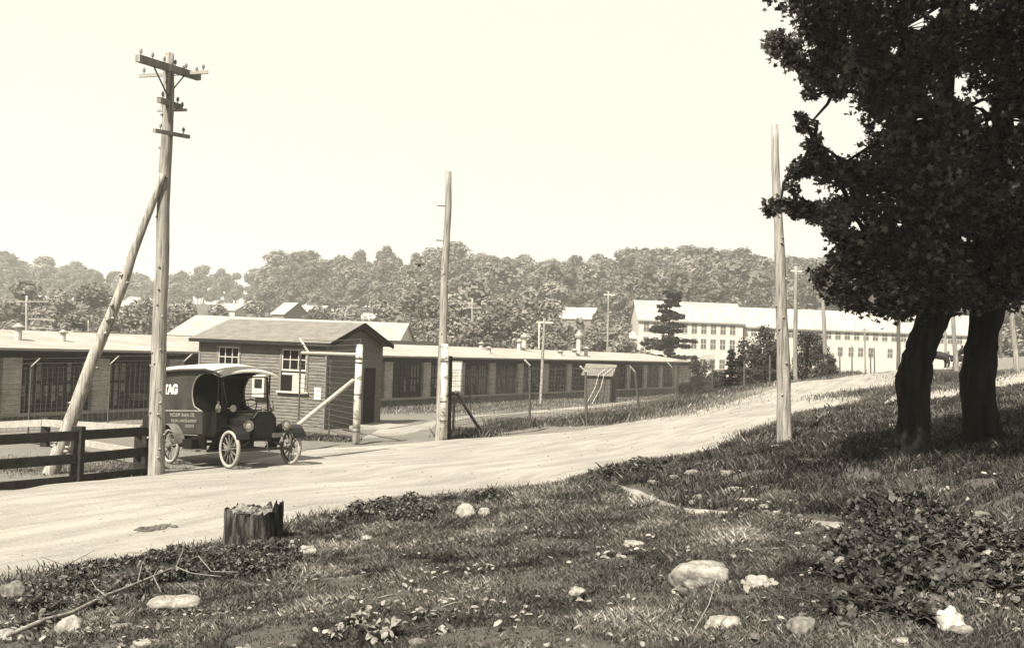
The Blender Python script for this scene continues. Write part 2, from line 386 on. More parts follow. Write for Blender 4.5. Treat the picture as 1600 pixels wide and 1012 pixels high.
def inpoly(x, y, poly):
    x = np.asarray(x); y = np.asarray(y); c = np.zeros(x.shape, bool); j = len(poly) - 1
    for i in range(len(poly)):
        xi, yi = poly[i]; xj, yj = poly[j]
        if yi != yj:
            c ^= ((yi > y) != (yj > y)) & (x < (xj - xi) * (y - yi) / (yj - yi) + xi)
        j = i
    return c
road_poly = near_edge + far_edge[::-1]
near_side = near_edge + [(200, 120), (200, -100), (-60, -100)]        # the camera's side of the road
fA = [(905,762,17.2),(965,772,15.2),(1050,797,12.1),(1150,808,10.5),(1230,822,9.5),(1312,840,8.6)]
fB = [(930,752,17.9),(1000,764,15.8),(1065,785,12.7),(1150,795,11.0),(1240,808,9.95),(1330,822,9.1)]
_a = [tuple(P(*c)[:2]) for c in fA]; _b = [tuple(P(*c)[:2]) for c in fB]
fpoly = _a + [(_a[i][0] * .25 + _b[i][0] * .75, _a[i][1] * .25 + _b[i][1] * .75) for i in range(len(_a))][::-1]
spoly = [tuple(P(*c)[:2]) for c in ((1352,640,28.5),(1447,626,31),(1503,614,34),(1548,604,37),(1600,597,39))] + [(28,45),(34,58)] + \
        [tuple(P(*c)[:2]) for c in ((1610,585,52),(1560,592,48),(1500,600,44),(1450,607,40),(1400,610,37.5))]
def sheet(name, A, B, n, m, mat, lift, wob=.25, kind='structure', seed=0):
    a, ta = resample(A, n); b, tb = resample(B, n)
    V = []; UV = []
    for i in range(n):
        wa = mnoise.noise(Vector((a[i][0] * 1.3, a[i][1] * 1.3, seed))) * wob + mnoise.noise(Vector((a[i][0] * 4, a[i][1] * 4, seed))) * wob * .5
        wb = mnoise.noise(Vector((b[i][0] * 1.3, b[i][1] * 1.3, seed + 5))) * wob
        L = max(1e-3, math.hypot(*(b[i] - a[i])))
        for k in range(m):
            t = (wa / L) + (1 - wa / L - wb / L) * k / (m - 1)
            p = a[i] + (b[i] - a[i]) * t; V.append((p[0], p[1])); UV.append((ta[i], t * L))
    V = np.array(V); z = TN(V[:, 0], V[:, 1])
    k = np.tile(np.arange(m), n); edge = np.minimum(k, m - 1 - k)
    lf = np.where(edge == 0, -.03, np.where(edge == 1, lift * .6, lift))
    V3 = np.c_[V, z + lf]
    idx = np.arange(n * m).reshape(n, m)
    Fq = np.stack([idx[:-1, :-1], idx[1:, :-1], idx[1:, 1:], idx[:-1, 1:]], -1).reshape(-1, 4)[:, ::-1]
    me = np_mesh(name, V3, Fq, mat, 4); me.shade_smooth()
    uvl = me.uv_layers.new(name='track'); uvl.data.foreach_set('uv', np.array(UV, np.float32)[Fq.ravel()].ravel())
    me.polygons[0].normal
    o = link(name, me); o['kind'] = kind; return o
xs = spacing(-900, 900, -14, 16, .22); ys = spacing(-400, 1200, 3, 40, .22, 1.06)
X, Y = np.meshgrid(xs, ys); gx, gy = X.ravel(), Y.ravel(); gz = TN(gx, gy)
nearm = inpoly(gx, gy, near_side); dist = np.hypot(gx, gy)
rough = np.array([mnoise.noise(Vector((a * .9, b * .9, 0))) * .09 + mnoise.noise(Vector((a * 3.1, b * 3.1, 4))) * .035 if d < 60 else 0.
                  for a, b, d in zip(gx, gy, dist)])
inr = inpoly(gx, gy, road_poly) | inpoly(gx, gy, _a + _b[::-1]) | inpoly(gx, gy, spoly)
gz = gz + np.where(inr, -.03, np.where(nearm, rough, rough * .35))
nx, ny = len(xs), len(ys); idx = np.arange(nx * ny).reshape(ny, nx)
Fq = np.stack([idx[:-1, :-1], idx[:-1, 1:], idx[1:, 1:], idx[1:, :-1]], -1).reshape(-1, 4)
gm = np_mesh('ground', np.c_[gx, gy, gz], Fq, M['ground'], 4); gm.shade_smooth()
bare = np.where(nearm, .0, np.where(gy < 62, .72, .35)); bare = np.where((~nearm) & (dist > 140), .1, bare)
bare = np.where(nearm & (gy > 30) , .25, bare); bare = np.where((gy > 62) & (gx > 24) & (gy < 110), .9, bare)
att = gm.attributes.new('bare', 'FLOAT', 'POINT'); att.data.foreach_set('value', bare.astype(np.float32))
go = link('ground', gm); go['kind'] = 'structure'
sheet('road', near_edge, far_edge, 420, 26, M['road'], .012, .35)
# the side track climbing past the maples
A = [tuple(P(*c)[:2]) for c in ((1352,640,28.5),(1447,626,31),(1503,614,34),(1548,604,37),(1600,597,39))] + [(28,45)]
B = [tuple(P(*c)[:2]) for c in ((1400,610,37.5),(1450,607,40),(1500,600,44),(1560,592,48),(1610,585,52))] + [(34,58)]
sheet('side_track', A, B, 60, 8, M['road'], .03, .2, seed=3)
# narrow footpath worn through the grass
A = [tuple(P(*c)[:2]) for c in ((905,762,17.2),(965,772,15.2),(1050,797,12.1),(1150,808,10.5),(1230,822,9.5),(1312,840,8.6))]
B = [tuple(P(*c)[:2]) for c in ((930,752,17.9),(1000,764,15.8),(1065,785,12.7),(1150,795,11.0),(1240,808,9.95),(1330,822,9.1))]
B = [(A[i][0] * .38 + B[i][0] * .62, A[i][1] * .38 + B[i][1] * .62) for i in range(len(A))]
sheet('footpath', A, B, 90, 6, M['footpath'], .03, .12, seed=8)
# worn yard strip behind the fence
A = [tuple(foot(px, D)[:2]) for px, D in ((560,29.5),(640,33),(740,44),(832,54),(972,66),(1112,80),(1160,90))]
B = [tuple(foot(px, D)[:2]) for px, D in ((600,36.5),(660,38),(740,50),(832,60),(972,74),(1112,90),(1165,98))]
sheet('yard_track', A, B, 70, 8, M['road'], .03, .25, seed=13)
del X, Y

# ------------------------------------------------------------------ foliage builders
def set_tone(me, n, k, rg, mod=None):
    tn = rg.lognormal(-.12, .5, n).clip(.25, 2.4)
    if mod is not None: tn = tn * mod
    a = me.attributes.new('tone', 'FLOAT', 'POINT'); a.data.foreach_set('value', np.repeat(tn, k).astype(np.float32)); return me
def leaf_mesh(name, C, N, size, mat, shape='diamond', rng=npr, asp=.55, droop=0):
    n = len(C); r1 = rng.normal(size=(n, 3)); N = N / (np.linalg.norm(N, axis=1, keepdims=True) + 1e-9)
    t = np.cross(N, r1); t /= np.linalg.norm(t, axis=1, keepdims=True) + 1e-9; b = np.cross(N, t)
    s = (size * rng.uniform(.6, 1.3, n))[:, None] if np.isscalar(size) else size[:, None]
    if shape == 'diamond': shp = [(1, 0, 0), (0, asp, .12), (-1, 0, 0), (0, -asp, .12)]
    elif shape == 'oval': shp = [(1, 0, -.15), (.35, asp, .1), (-.6, asp * .8, .1), (-1, 0, 0), (-.6, -asp * .8, .1), (.35, -asp, .1)]
    else: shp = [(1, 0, 0), (.25, .22, .05), (.35, .85, -.05), (-.35, .45, .05), (-.8, 0, 0), (-.35, -.45, .05), (.35, -.85, -.05), (.25, -.22, .05)]
    k = len(shp); V = np.empty((n, k, 3))
    for i, (u, v, h) in enumerate(shp): V[:, i] = C + (t * u + b * v + N * h) * s
    return set_tone(np_mesh(name, V.reshape(-1, 3), np.arange(n * k).reshape(n, k), mat, k), n, k, np.random.RandomState(n))
def crown_points(blobs, n, rng, shell=.55):
    bl = np.array(blobs, float); wgt = bl[:, 3] ** 2; ch = rng.choice(len(bl), n, p=wgt / wgt.sum())
    d = rng.normal(size=(n, 3)); d /= np.linalg.norm(d, axis=1, keepdims=True)
    r = rng.uniform(shell ** 3, 1, n) ** (1 / 3) * (rng.uniform(.85, 1.12, n) if shell > .3 else 1 + np.abs(rng.normal(size=n)) * .34)
    sq = np.array([1, 1, .8]) if bl.shape[1] == 4 else np.c_[np.ones(n), np.ones(n), bl[ch, 4]]
    C = bl[ch, :3] + d * r[:, None] * bl[ch, 3:4] * sq
    return C, d
def tree_proto(seed, H, Wd, n, leaf, mat, nb=14, kind='round'):
    rg = np.random.RandomState(seed); bl = []
    for i in range(nb):
        f = rg.uniform(.12, 1); a = rg.uniform(0, 6.28)
        rr = Wd * .5 * math.sin(math.pi * min(1, .25 + f * .68)) * rg.uniform(.35, .95)
        bl.append((rr * math.cos(a), rr * math.sin(a), H * (.18 + .70 * f), Wd * rg.uniform(.11, .24)))
    bl.append((0, 0, H * .88, Wd * .2)); bl.append((0, 0, H * .5, Wd * .3))
    bl += [(b[0] * 1.25 + rg.normal() * .4, b[1] * 1.25 + rg.normal() * .4, b[2] + rg.normal() * .5, b[3] * .45) for b in bl]
    C, d = crown_points(bl, n, rg); C = C + rg.normal(size=C.shape) * Wd * .012; Nn = d + rg.normal(size=d.shape) * .55 + np.array([0, 0, .35])
    me = leaf_mesh('crown', C, Nn, leaf, mat, rng=rg)
    tb = MB(); lean = [rg.uniform(-.3, .3) for _ in range(4)]
    tb.tube([(0, 0, -2.5), (lean[0], lean[1], H * .3), (lean[2], lean[3], H * .75)], [H * .02, H * .015, H * .004], 6)
    for b in bl[:5]: tb.tube([(lean[0], lean[1], H * .3), (b[0], b[1], b[2])], [H * .008, H * .002], 4)
    tm = bpy.data.meshes.new('trunk'); tm.from_pydata(tb.v, [], tb.f); tm.update(); tm.materials.append(M['trunk_far'])
    return me, tm, H
def put_tree(proto, loc, hgt, wsc, label, cat='tree', group=None, rz=None, name='broadleaf_tree'):
    me, tm, H = proto; s = hgt / H
    e = empty(name, loc, rnd.uniform(0, 6.28) if rz is None else rz, label, cat, group); e.scale = (s * wsc, s * wsc, s)
    link('crown', me, e); link('trunk', tm, e); return e
hill = [tree_proto(20 + i, (14, 15, 12, 16, 13, 14, 15, 11)[i], (11, 9, 13, 10, 12, 8.5, 12, 13)[i], 3000, (.5, .42, .6, .5, .55, .38, .5, .6)[i], M['leafA'], nb=(9, 14, 8, 12, 7, 16, 10, 8)[i]) for i in range(8)]
vale = [tree_proto(40 + i, 9, 8, 2600, .32, M['leafB'], nb=12) for i in range(4)]
def bush_proto(seed):
    rg = np.random.RandomState(seed); bl = [(rg.normal() * .55, rg.normal() * .55, .5 + abs(rg.normal()) * .1 + 2.0 * rg.uniform(), rg.uniform(.3, .55)) for _ in range(16)] + [(0, 0, .9, .95), (0, 0, 1.7, .9), (.1, 0, 2.4, .5)]
    C, d = crown_points(bl, 5200, rg); C = C + rg.normal(size=C.shape) * .06; me = leaf_mesh('crown', C, d + rg.normal(size=d.shape) * .5 + [0, 0, .4], .085, M['leafD'], rng=rg)
    tb = MB()
    for b in bl[:8]: tb.tube([(0, 0, -.3), (b[0] * .5, b[1] * .5, b[2] * .5), b[:3]], [.05, .03, .01], 5)
    tm = bpy.data.meshes.new('trunk'); tm.from_pydata(tb.v, [], tb.f); tm.update(); tm.materials.append(M['trunk_far']); return me, tm, 3
bushp = [bush_proto(60 + i) for i in range(3)]

# ------------------------------------------------------------------ wooded hillside
prof = [(-300,420),(0,392),(50,405),(120,404),(180,425),(230,428),(300,412),(350,425),(400,428),(425,400),(500,396),(570,392),(600,386),(660,392),(735,385),
        (790,402),(860,390),(900,396),(960,391),(1030,382),(1080,378),(1130,380),(1180,394),(1220,396),(1290,400),(1340,396),(1500,390),(1900,400)]
def ptop(px): return float(np.interp(px, [p[0] for p in prof], [p[1] for p in prof]))
SEG = [(60,'the far left factory roof'),(225,'the brace pole'),(330,'the utility pole by the van'),(430,'the clapboard hut roof'),(560,'the small dark-gabled house'),
       (690,'the pale gabled workshop'),(800,'the factory right of the lamp pole'),(900,'the tall roof ventilators'),(1000,'the white roofed slope house'),(1100,'the dark pine'),
       (1230,'the gap between the two mill roofs'),(1330,'the crossarm pole behind the bushes'),(3000,'the long mill roof behind the maples')]
tr = random.Random(5); cnt = 0
for row, (D0, low) in enumerate(((345, 0), (318, 7), (290, 17), (265, 30), (246, 45))):
    px = -130 + tr.uniform(0, 30)
    while px < 1700:
        D = D0 + tr.uniform(-9, 9)
        if px < 410: D += 150
        elif px < 640: D += 60
        top = ptop(px) + low + tr.uniform(-5, 12)
        if row: top += tr.uniform(0, 8)
        p = P(px, top, D); zg = T(p.x, D); h = p.z - zg
        if h < 5.5: h = tr.uniform(6, 10)
        base = p.z - min(h, 17.0)
        seg = [s_ for s_ in SEG if px < s_[0]][0][1]
        lb = ('leafy skyline tree of the hill, above ' if row == 0 else 'hillside tree below the skyline, above ') + seg
        put_tree(hill[(cnt * 5 + row) % 8], (p.x, D, min(base, zg + 9)), min(h, 17.0) if base <= zg + 9 else p.z - zg - 9, tr.uniform(.75, 1.4) * (1.0 if row else 1.1), lb,
                 group='trees on the skyline of the wooded hill' if row == 0 else 'trees on the slope of the wooded hill')
        cnt += 1
        px += tr.uniform(24, 46) * (1.0 if px > 410 else .82)
# valley trees: (column, top row, D, height, width factor)
vt = [(-60,455,150,9,1.3),(40,440,170,11,1.2),(95,455,150,10,1.2),(150,445,165,11,1.2),(205,482,130,8,1.1),(120,490,110,6,1.3),(165,495,105,5.5,1.3),
 (230,468,150,9,1.1),(290,470,160,9,1.1),(340,478,150,7,1.1),(400,470,170,8,1.1),(500,482,160,6,1.2),(545,478,170,7,1.2),(600,470,165,8,1.2),(645,450,160,10,1.2),
 (672,468,150,9,1.1),(710,455,160,10,1.2),(745,440,170,12,1.1),(775,462,150,10,1.1),(800,470,140,9,1.1),(835,455,155,10,1.1),(862,470,150,9,1.0),(815,485,125,8,1.1),
 (770,490,125,7,1.1),(720,495,125,6.5,1.2),(670,500,120,6,1.2),(868,498,140,8,1.0),(905,512,140,7,1.1),(940,500,150,7,1.1),(968,505,150,6.5,1.1),(925,520,130,6,1.2),(975,528,125,5,1.3),
 (860,520,120,6,1.1),(20,500,120,7,1.2),(70,505,110,6,1.2),(970,455,215,10,1.0),(1000,452,225,10,1.0),(1600,470,110,9,1.0),(1580,478,130,8,1.0),(1630,440,120,10,1.1)]
for i, (px, py, D, h, wf) in enumerate(vt):
    p = P(px, py, D); zg = T(p.x, D)
    put_tree(vale[i % 4], (p.x, D, min(p.z - h, zg + .6)), max(h, p.z - zg - .6), wf,
             'pale sunlit valley tree, above ' + [s_ for s_ in SEG if px < s_[0]][0][1], group='pale trees in the valley behind the factory')

# ------------------------------------------------------------------ buildings
def house_shell(e, L, W, z0, ze, zr, mw, mr, over=.3, thick=.14):
    hw = MB(); hw.add([(0,0,z0),(L,0,z0),(L,W,z0),(0,W,z0),(0,0,ze),(L,0,ze),(L,W,ze),(0,W,ze),(0,W/2,zr),(L,W/2,zr)],
                      [(0,1,5,4),(1,2,6,9,5),(2,3,7,6),(3,0,4,8,7),(0,3,2,1)])
    hw.build('wall', mw, e)
    sl = (zr - ze) / (W / 2); r = MB(); t = thick; zo = ze - sl * over
    r.add([(-over,-over,zo),(L+over,-over,zo),(L+over,W/2,zr),(-over,W/2,zr),(-over,-over,zo+t),(L+over,-over,zo+t),(L+over,W/2,zr+t),(-over,W/2,zr+t)],
          [(0,3,2,1),(4,5,6,7),(0,1,5,4),(1,2,6,5),(3,0,4,7)])
    r.add([(-over,W+over,zo),(L+over,W+over,zo),(L+over,W/2,zr),(-over,W/2,zr),(-over,W+over,zo+t),(L+over,W+over,zo+t),(L+over,W/2,zr+t),(-over,W/2,zr+t)],
          [(0,1,2,3),(4,7,6,5),(1,0,4,5),(2,1,5,6),(0,3,7,4)])
    return r.build('roof', mr, e)

# --- long low brick factory
BZ = -1.45
bf = empty('brick_factory', (-20.5, 41, BZ), math.atan2(.872, .488), 'long low brick factory with big grid windows under a pale flat roof', 'factory')
T0, T1 = -26.0, 83.0
MB().box((T0, .02, -1.5), (T1, 10, .55)).build('plinth', M['plinth'], bf)
MB().box((T0, -.07, .552), (T1, .3, .68)).build('sill_band', M['concrete'], bf)
MB().box((T0, .03, 2.96), (T1, .6, 3.26)).build('lintel', M['soot'], bf)
MB().box((T0, 4, .68), (T1, 9.9, 3.2)).build('inner_wall', M['soot'], bf)
MB().box((79.2, .02, .682), (T1, 3.9, 2.958)).build('end_wall', M['brick'], bf)
rf = MB().add([(T0,-.45,3.26),(T1+.4,-.45,3.26),(T1+.4,6,3.95),(T0,6,3.95),(T0,13,3.26),(T1+.4,13,3.26),(T0,-.45,3.36),(T1+.4,-.45,3.36),(T1+.4,6,4.07),(T0,6,4.07),(T0,13,3.36),(T1+.4,13,3.36)],
  [(0,3,2,1),(3,4,5,2),(6,7,8,9),(9,8,11,10),(0,1,7,6),(1,2,8,7),(2,5,11,8),(5,4,10,11)]).build('roof', M['gravel_roof'], bf)
MB().box((T0, -.452, 3.2), (T1 + .39, -.40, 3.257)).build('gutter', M['soot'], bf)
pier_m = MB().box((0, 0, .682), (.85, .45, 2.958)); pm = None
def window_frame_bay():
    f = MB(); x0, x1, z0, z1 = .0, 3.45, .683, 2.957; y = .2
    f.box((x0, y, z0), (x1, y+.08, z0+.07)).box((x0, y, z1-.16), (x1, y+.08, z1))
    for x in (0, 1.09, 2.18, 3.36): f.box((x, y-.01, z0+.072), (x+.10, y+.07, z1-.162))
    f.box((x0+.102, y-.02, 1.86), (x1-.092, y+.06, 1.99))
    for k in range(3):
        for j in (1, 2): xx = .10 + 1.09 * k + j * .33; f.box((xx, y+.01, z0+.072), (xx+.025, y+.05, z1-.162))
    for z in (1.1, 1.48, 2.3, 2.6): f.box((.102, y+.012, z), (3.358, y+.045, z+.025))
    return f
fm = window_frame_bay(); fo = None; go_ = None; vent_bays = {1: 1.4, 4: 2.2, -5: 1.3, 10: 1.2}
for k in range(-12, 13):
    t0 = 26.05 + 4.3 * k
    if pm is None: p0 = pier_m.build('brick_pier', M['brick'], bf, (t0, 0, 0)); pm = p0.data
    else: link('brick_pier', pm, bf, (t0, 0, 0))
    if k == 12: break
    x = t0 + .85
    if k == 6:
        d = MB().box((.0, .35, .1), (3.45, .45, 2.957)).build('door', M['soot'], bf, (x, 0, 0)); continue
    if fo is None:
        fo = fm.build('window', M['dark'], bf, (x, 0, 0)); w_ = fo
        pn = MB().box((.03, .252, .75), (3.42, .26, 2.8)).build('pane', M['glass'], w_); gmesh = pn.data
    else:
        w_ = link('window', fo.data, bf, (x, 0, 0)); link('pane', gmesh, w_)
    # pale blinds behind some lights
    bb = MB(); rr = random.Random(k + 50)
    for q in range(9):
        if rr.random() < .55:
            xx = .14 + q * .363; zt = rr.choice((2.75, 2.75, 1.8)); bb.box((xx, .245, rr.uniform(.8, 1.6)), (xx + .2, .2505, zt))
    if bb.v: bb.build('blind', M['trim'], w_)
    if k in vent_bays:
        rot = Matrix.Rotation(R(-48), 3, 'X')
        MB().box((vent_bays[k], .18, .95), (vent_bays[k] + 1.0, .2, 1.55), rot, (1, .19, 1.3)).build('vent_sash', M['glass_far'], w_)
# roof ventilators
def ventilator(t, y, h, r, cone=True):
    zb = 3.36 + .71 * min(y + .45, 6.45) / 6.45 - .1
    m = MB().lathe([(r, 0), (r, h * .75)], (0, 0, 0), 12)
    o = m.build('roof_ventilator', M['trim_light'], bf, (t, y, zb), smooth=False)
    MB().lathe([(r * 1.7, h * .72), (r * 1.9, h * .80), (r * .25, h)], (0, 0, 0), 12).build('cowl', M['concrete'], o)
for px, py0, py1, rpx in ((765,536,549,6),(753,527,540,5),(905,511,553,6),(917,534,551,5),(899,545,558,6),(877,541,551,6),(820,516,545,6),(812,526,546,5),(100,508,530,4),(30,500,530,9)):
    u = (px - 800) / F; y_in = 2.2 if py1 > 546 or px < 200 else 5.0
    # facade point at column px, pushed back y_in metres
    ox, oy = -20.5 - .872 * y_in, 41 + .488 * y_in
    t = (u * oy - ox) / (.488 - .872 * u); D = oy + .872 * t
    ventilator(t, y_in, (py1 - py0) / F * D, max(.12, rpx / F * D * .6))
MB().box((30, 6.5, 3.9), (44, 7.5, 4.35)).build('roof_monitor', M['trim'], bf)
MB().box((10, 8.5, 3.7), (22, 9.5, 4.12)).build('roof_monitor', M['white_roof'], bf)

# --- pale gabled barn behind the factory
bn = empty('gabled_workshop', (-27.3, 80, -1.5), 0, 'pale gabled workshop with a broad white roof behind the clapboard hut', 'building')
house_shell(bn, 18.2, 18, 0, 3.75, 5.85, M['white'], M['white_roof'], .2)
# --- white mill blocks
def mill_window(w_, h_, cross=2):
    f = MB(); f.box((-w_/2-.09, -.06, -.12), (w_/2+.09, .02, 0)).box((-w_/2-.09, -.04, h_), (w_/2+.09, .02, h_+.1))
    f.box((-w_/2-.09, -.04, .002), (-w_/2, .02, h_-.002)).box((w_/2, -.04, .002), (w_/2+.09, .02, h_-.002))
    f.box((-w_/2, -.02, h_/2-.04), (w_/2, .015, h_/2+.04)).box((-.03, -.018, .003), (.03, .012, h_/2-.042)).box((-.03, -.018, h_/2+.042), (.03, .012, h_-.003))
    return f
def mill(name, pxl, pxr, D, W, ez, rz, rows, cols, label):
    x0 = P(pxl, 540, D).x; x1 = P(pxr, 540, D).x
    e = empty(name, (x0, D, -2.2), 0, label, 'mill building')
    house_shell(e, x1 - x0, W, -2, ez + 2.2, rz + 2.2, M['white'], M['white_roof'], .35, .2)
    MB().box((-.3, -.4, ez + 1.82), (x1 - x0 + .3, -.352, ez + 2.02)).build('eave_board', M['trim'], e)
    for ya, yb_ in ((-.4, W / 2), (W + .4, W / 2)): MB().beam((x1 - x0 + .37, ya, ez + 2.1 - (.2 if ya < 0 else .2)), (x1 - x0 + .37, yb_, rz + 2.2), .04, .4).build('barge_board', M['trim'], e)
    fr = {}
    for (z0, z1), cs, kind in rows_cols(rows, cols):
        for c in cs:
            h_ = z1 - z0; w_ = 1.05 if kind else 1.0
            x = P(c, 540, D).x - x0
            if not (.6 < x < x1 - x0 - .6): continue
            if (w_, h_) not in fr:
                a = mill_window(w_, h_).build('window', M['trim_light'], e, (x, 0, z0 + 2.2))
                b = MB().box((-w_/2, -.012, 0), (w_/2, -.008, h_)).build('pane', M['glass_far'], a); fr[(w_, h_)] = (a.data, b.data)
            else:
                a = link('window', fr[(w_, h_)][0], e, (x, 0, z0 + 2.2)); b = link('pane', fr[(w_, h_)][1], a)
    return e
def rows_cols(rows, cols): return [(r[:2], c, r[2]) for r, c in zip(rows, cols)]
colL = [1009 + 15 * i for i in range(0, 11)]
mill('white_mill', 997, 1160, 200, 14, 2.65 + 6.6, 2.65 + 10.5, [(6.9, 8.9, 1), (3.95, 5.9, 1), (.2, 2.0, 1)], [colL, colL, colL],
     'white three storey mill block with rows of tall windows behind the dark pine')
colR = [1177 + 14.65 * i for i in range(0, 27)]
mill('white_mill', 1162, 1553, 201.2, 13, 2.65 + 6.05, 2.65 + 9.9, [(6.85, 8.5, 1), (3.6, 5.35, 0)], [colR, [1259, 1313, 1330, 1345, 1361, 1391, 1425, 1480, 1510]],
     'longest white mill block with one unbroken roof running behind the maples')
# --- houses on the slope
def small_house(px0, px1, pye, pyr, D, W, label, mw='white', mr='white_roof', yaw=-.25, gab=True):
    a = P(px0, pye, D); b = P(px1, pye, D); L = (b.x - a.x)
    zr = P(px0, pyr, D).z
    e = empty('house', (a.x, D, a.z - 3.2), yaw, label, 'house')
    house_shell(e, L, W, -4, 3.2, max(3.9, zr - a.z + 3.2), M[mw], M[mr], .25)
    for k in range(2):
        w_ = MB().box((L * (.25 + .4 * k), -.04, 1.0), (L * (.25 + .4 * k) + .9, -.005, 2.2)).build('window', M['glass_dark'], e)
    MB().box((L+.004, W * .4, 1.0), (L + .03, W * .4 + .9, 2.2)).build('window', M['glass_dark'], e)
    return e
small_house(874,925,497,479,228,9,'white roofed house on the slope left of the white mill, dark gable','trim',yaw=-.35)
small_house(425,450,490,472,190,7,'small house with a dark gable above the hut roof','trim',yaw=-.5)
small_house(458,500,489,476,196,8,'pale low house right of the dark gabled house on the slope',yaw=-.3)
small_house(560,582,500,489,185,6,'tiny pale house with one dark window above the workshop roof')
small_house(330,372,484,473,210,8,'pale house half hidden by trees left of the dark gabled house',yaw=-.3)
small_house(186,214,478,463,215,8,'pale roofed house among the trees between brace pole and crossarm pole',yaw=-.2)
small_house(974,995,528,518,175,6,'low pale lean-to beside the left end of the white mill','white',yaw=.1)
small_house(1566,1580,525,515,120,5,'small pale shed under trees at the far right beyond the maples','trim',yaw=.2)

# --- clapboard gatehouse hut
HZ = P(505, 672, 34.5).z
hut = empty('gatehouse_hut', (P(505, 672, 34.5).x, 34.5, HZ), R(-18), 'grey clapboard gatehouse hut with a felt gable roof beside the van', 'hut')
HL, HW, HE, HR = 4.96, 4.4, 2.95, 3.62
wins = [(-1.67, -.72, 1.25, 2.68), (-4.19, -3.36, 1.25, 2.68)]
core = MB(); core.add([(-HL+.03,.03,-.6),(-.03,.03,-.6),(-.03,HW-.03,-.6),(-HL+.03,HW-.03,-.6),(-HL+.03,.03,HE),(-.03,.03,HE),(-.03,HW-.03,HE),(-HL+.03,HW-.03,HE),(-HL+.03,HW/2,HR-.05),(-.03,HW/2,HR-.05)],
   [(0,1,5,4),(1,2,6,9,5),(2,3,7,6),(3,0,4,8,7),(0,3,2,1)])
core.build('wall', M['soot'], hut)
nbd = 27; bh = HE / nbd
for i in range(nbd):
    z = i * bh; segs = [(-HL, 0)]
    for (a, b, c, d) in wins:
        ns = []
        for s0, s1 in segs:
            if z + bh > c and z < d and s0 < a and s1 > b: ns += [(s0, a - .07), (b + .07, s1)]
            else: ns.append((s0, s1))
        segs = ns
    for s0, s1 in segs:
        MB().add([(s0,-.028,z),(s1,-.028,z),(s1,.026,z),(s0,.026,z),(s0,-.006,z+bh),(s1,-.006,z+bh),(s1,.026,z+bh),(s0,.026,z+bh)],
           [(0,3,2,1),(4,5,6,7),(0,1,5,4),(1,2,6,5),(2,3,7,6),(3,0,4,7)]).build('clapboard', M['board'], hut)
nb2 = int(HR / bh)
for i in range(nb2):
    z = i * bh; zz = z + bh
    y0, y1 = .0, HW
    if zz > HE: inset = (zz - HE) / (HR - HE) * HW / 2; y0 += inset; y1 -= inset
    if y1 - y0 < .15: continue
    sg = [(y0, y1)] if z > 2.1 or True else []
    if z < 2.05: sg = [(y0, 2.9), (3.85, y1)]
    for a, b in sg:
        MB().add([(.028,a,z),(.028,b,z),(-.026,b,z),(-.026,a,z),(.006,a,z+bh),(.006,b,z+bh),(-.026,b,z+bh),(-.026,a,z+bh)],
           [(0,1,2,3),(4,7,6,5),(0,4,5,1),(1,5,6,2),(2,6,7,3),(3,7,4,0)]).build('clapboard', M['board'], hut)
dr = MB().box((.0, 2.92, .0), (.03, 3.83, 2.04)).build('door', M['soot'], hut)
MB().box((.032, 3.7, .95), (.07, 3.76, 1.05)).build('handle', M['steel'], dr)
MB().box((-.02, -.045, 0), (.045, -.0285, HE-.02)).box((.0285, -.028, 0), (.045, .06, HE-.02)).build('corner_board', M['trim'], hut)
MB().box((-HL-.03, -.045, 0), (-HL+.05, -.0285, HE-.02)).build('corner_board', M['trim'], hut)
MB().box((-HL, -.06, -.22), (0, -.03, -.005)).build('base_board', M['trim'], hut)
sl = (HR - HE) / (HW / 2); ov = .28; t = .07; zo = HE - sl * ov
for sgn in (0, 1):
    def yy(v): return v if sgn == 0 else HW - v
    r = MB(); a, b = -HL - ov, ov + .02
    vs = [(a,yy(-ov),zo),(b,yy(-ov),zo),(b,yy(HW/2),HR),(a,yy(HW/2),HR),(a,yy(-ov),zo+t),(b,yy(-ov),zo+t),(b,yy(HW/2),HR+t),(a,yy(HW/2),HR+t)]
    r.add(vs, [(0,3,2,1),(4,5,6,7),(0,1,5,4),(1,2,6,5),(3,0,4,7)]).build('roof_slope', M['hut_roof'], hut)
    MB().beam((b+.015,yy(-ov-.02),zo+.0),(b+.015,yy(HW/2),HR+.0),.03,.16).build('barge_board', M['soot'], hut)
MB().box((-HL-ov, -ov-.025, zo-.06), (ov, -ov-.002, zo+.06)).build('fascia', M['soot'], hut)
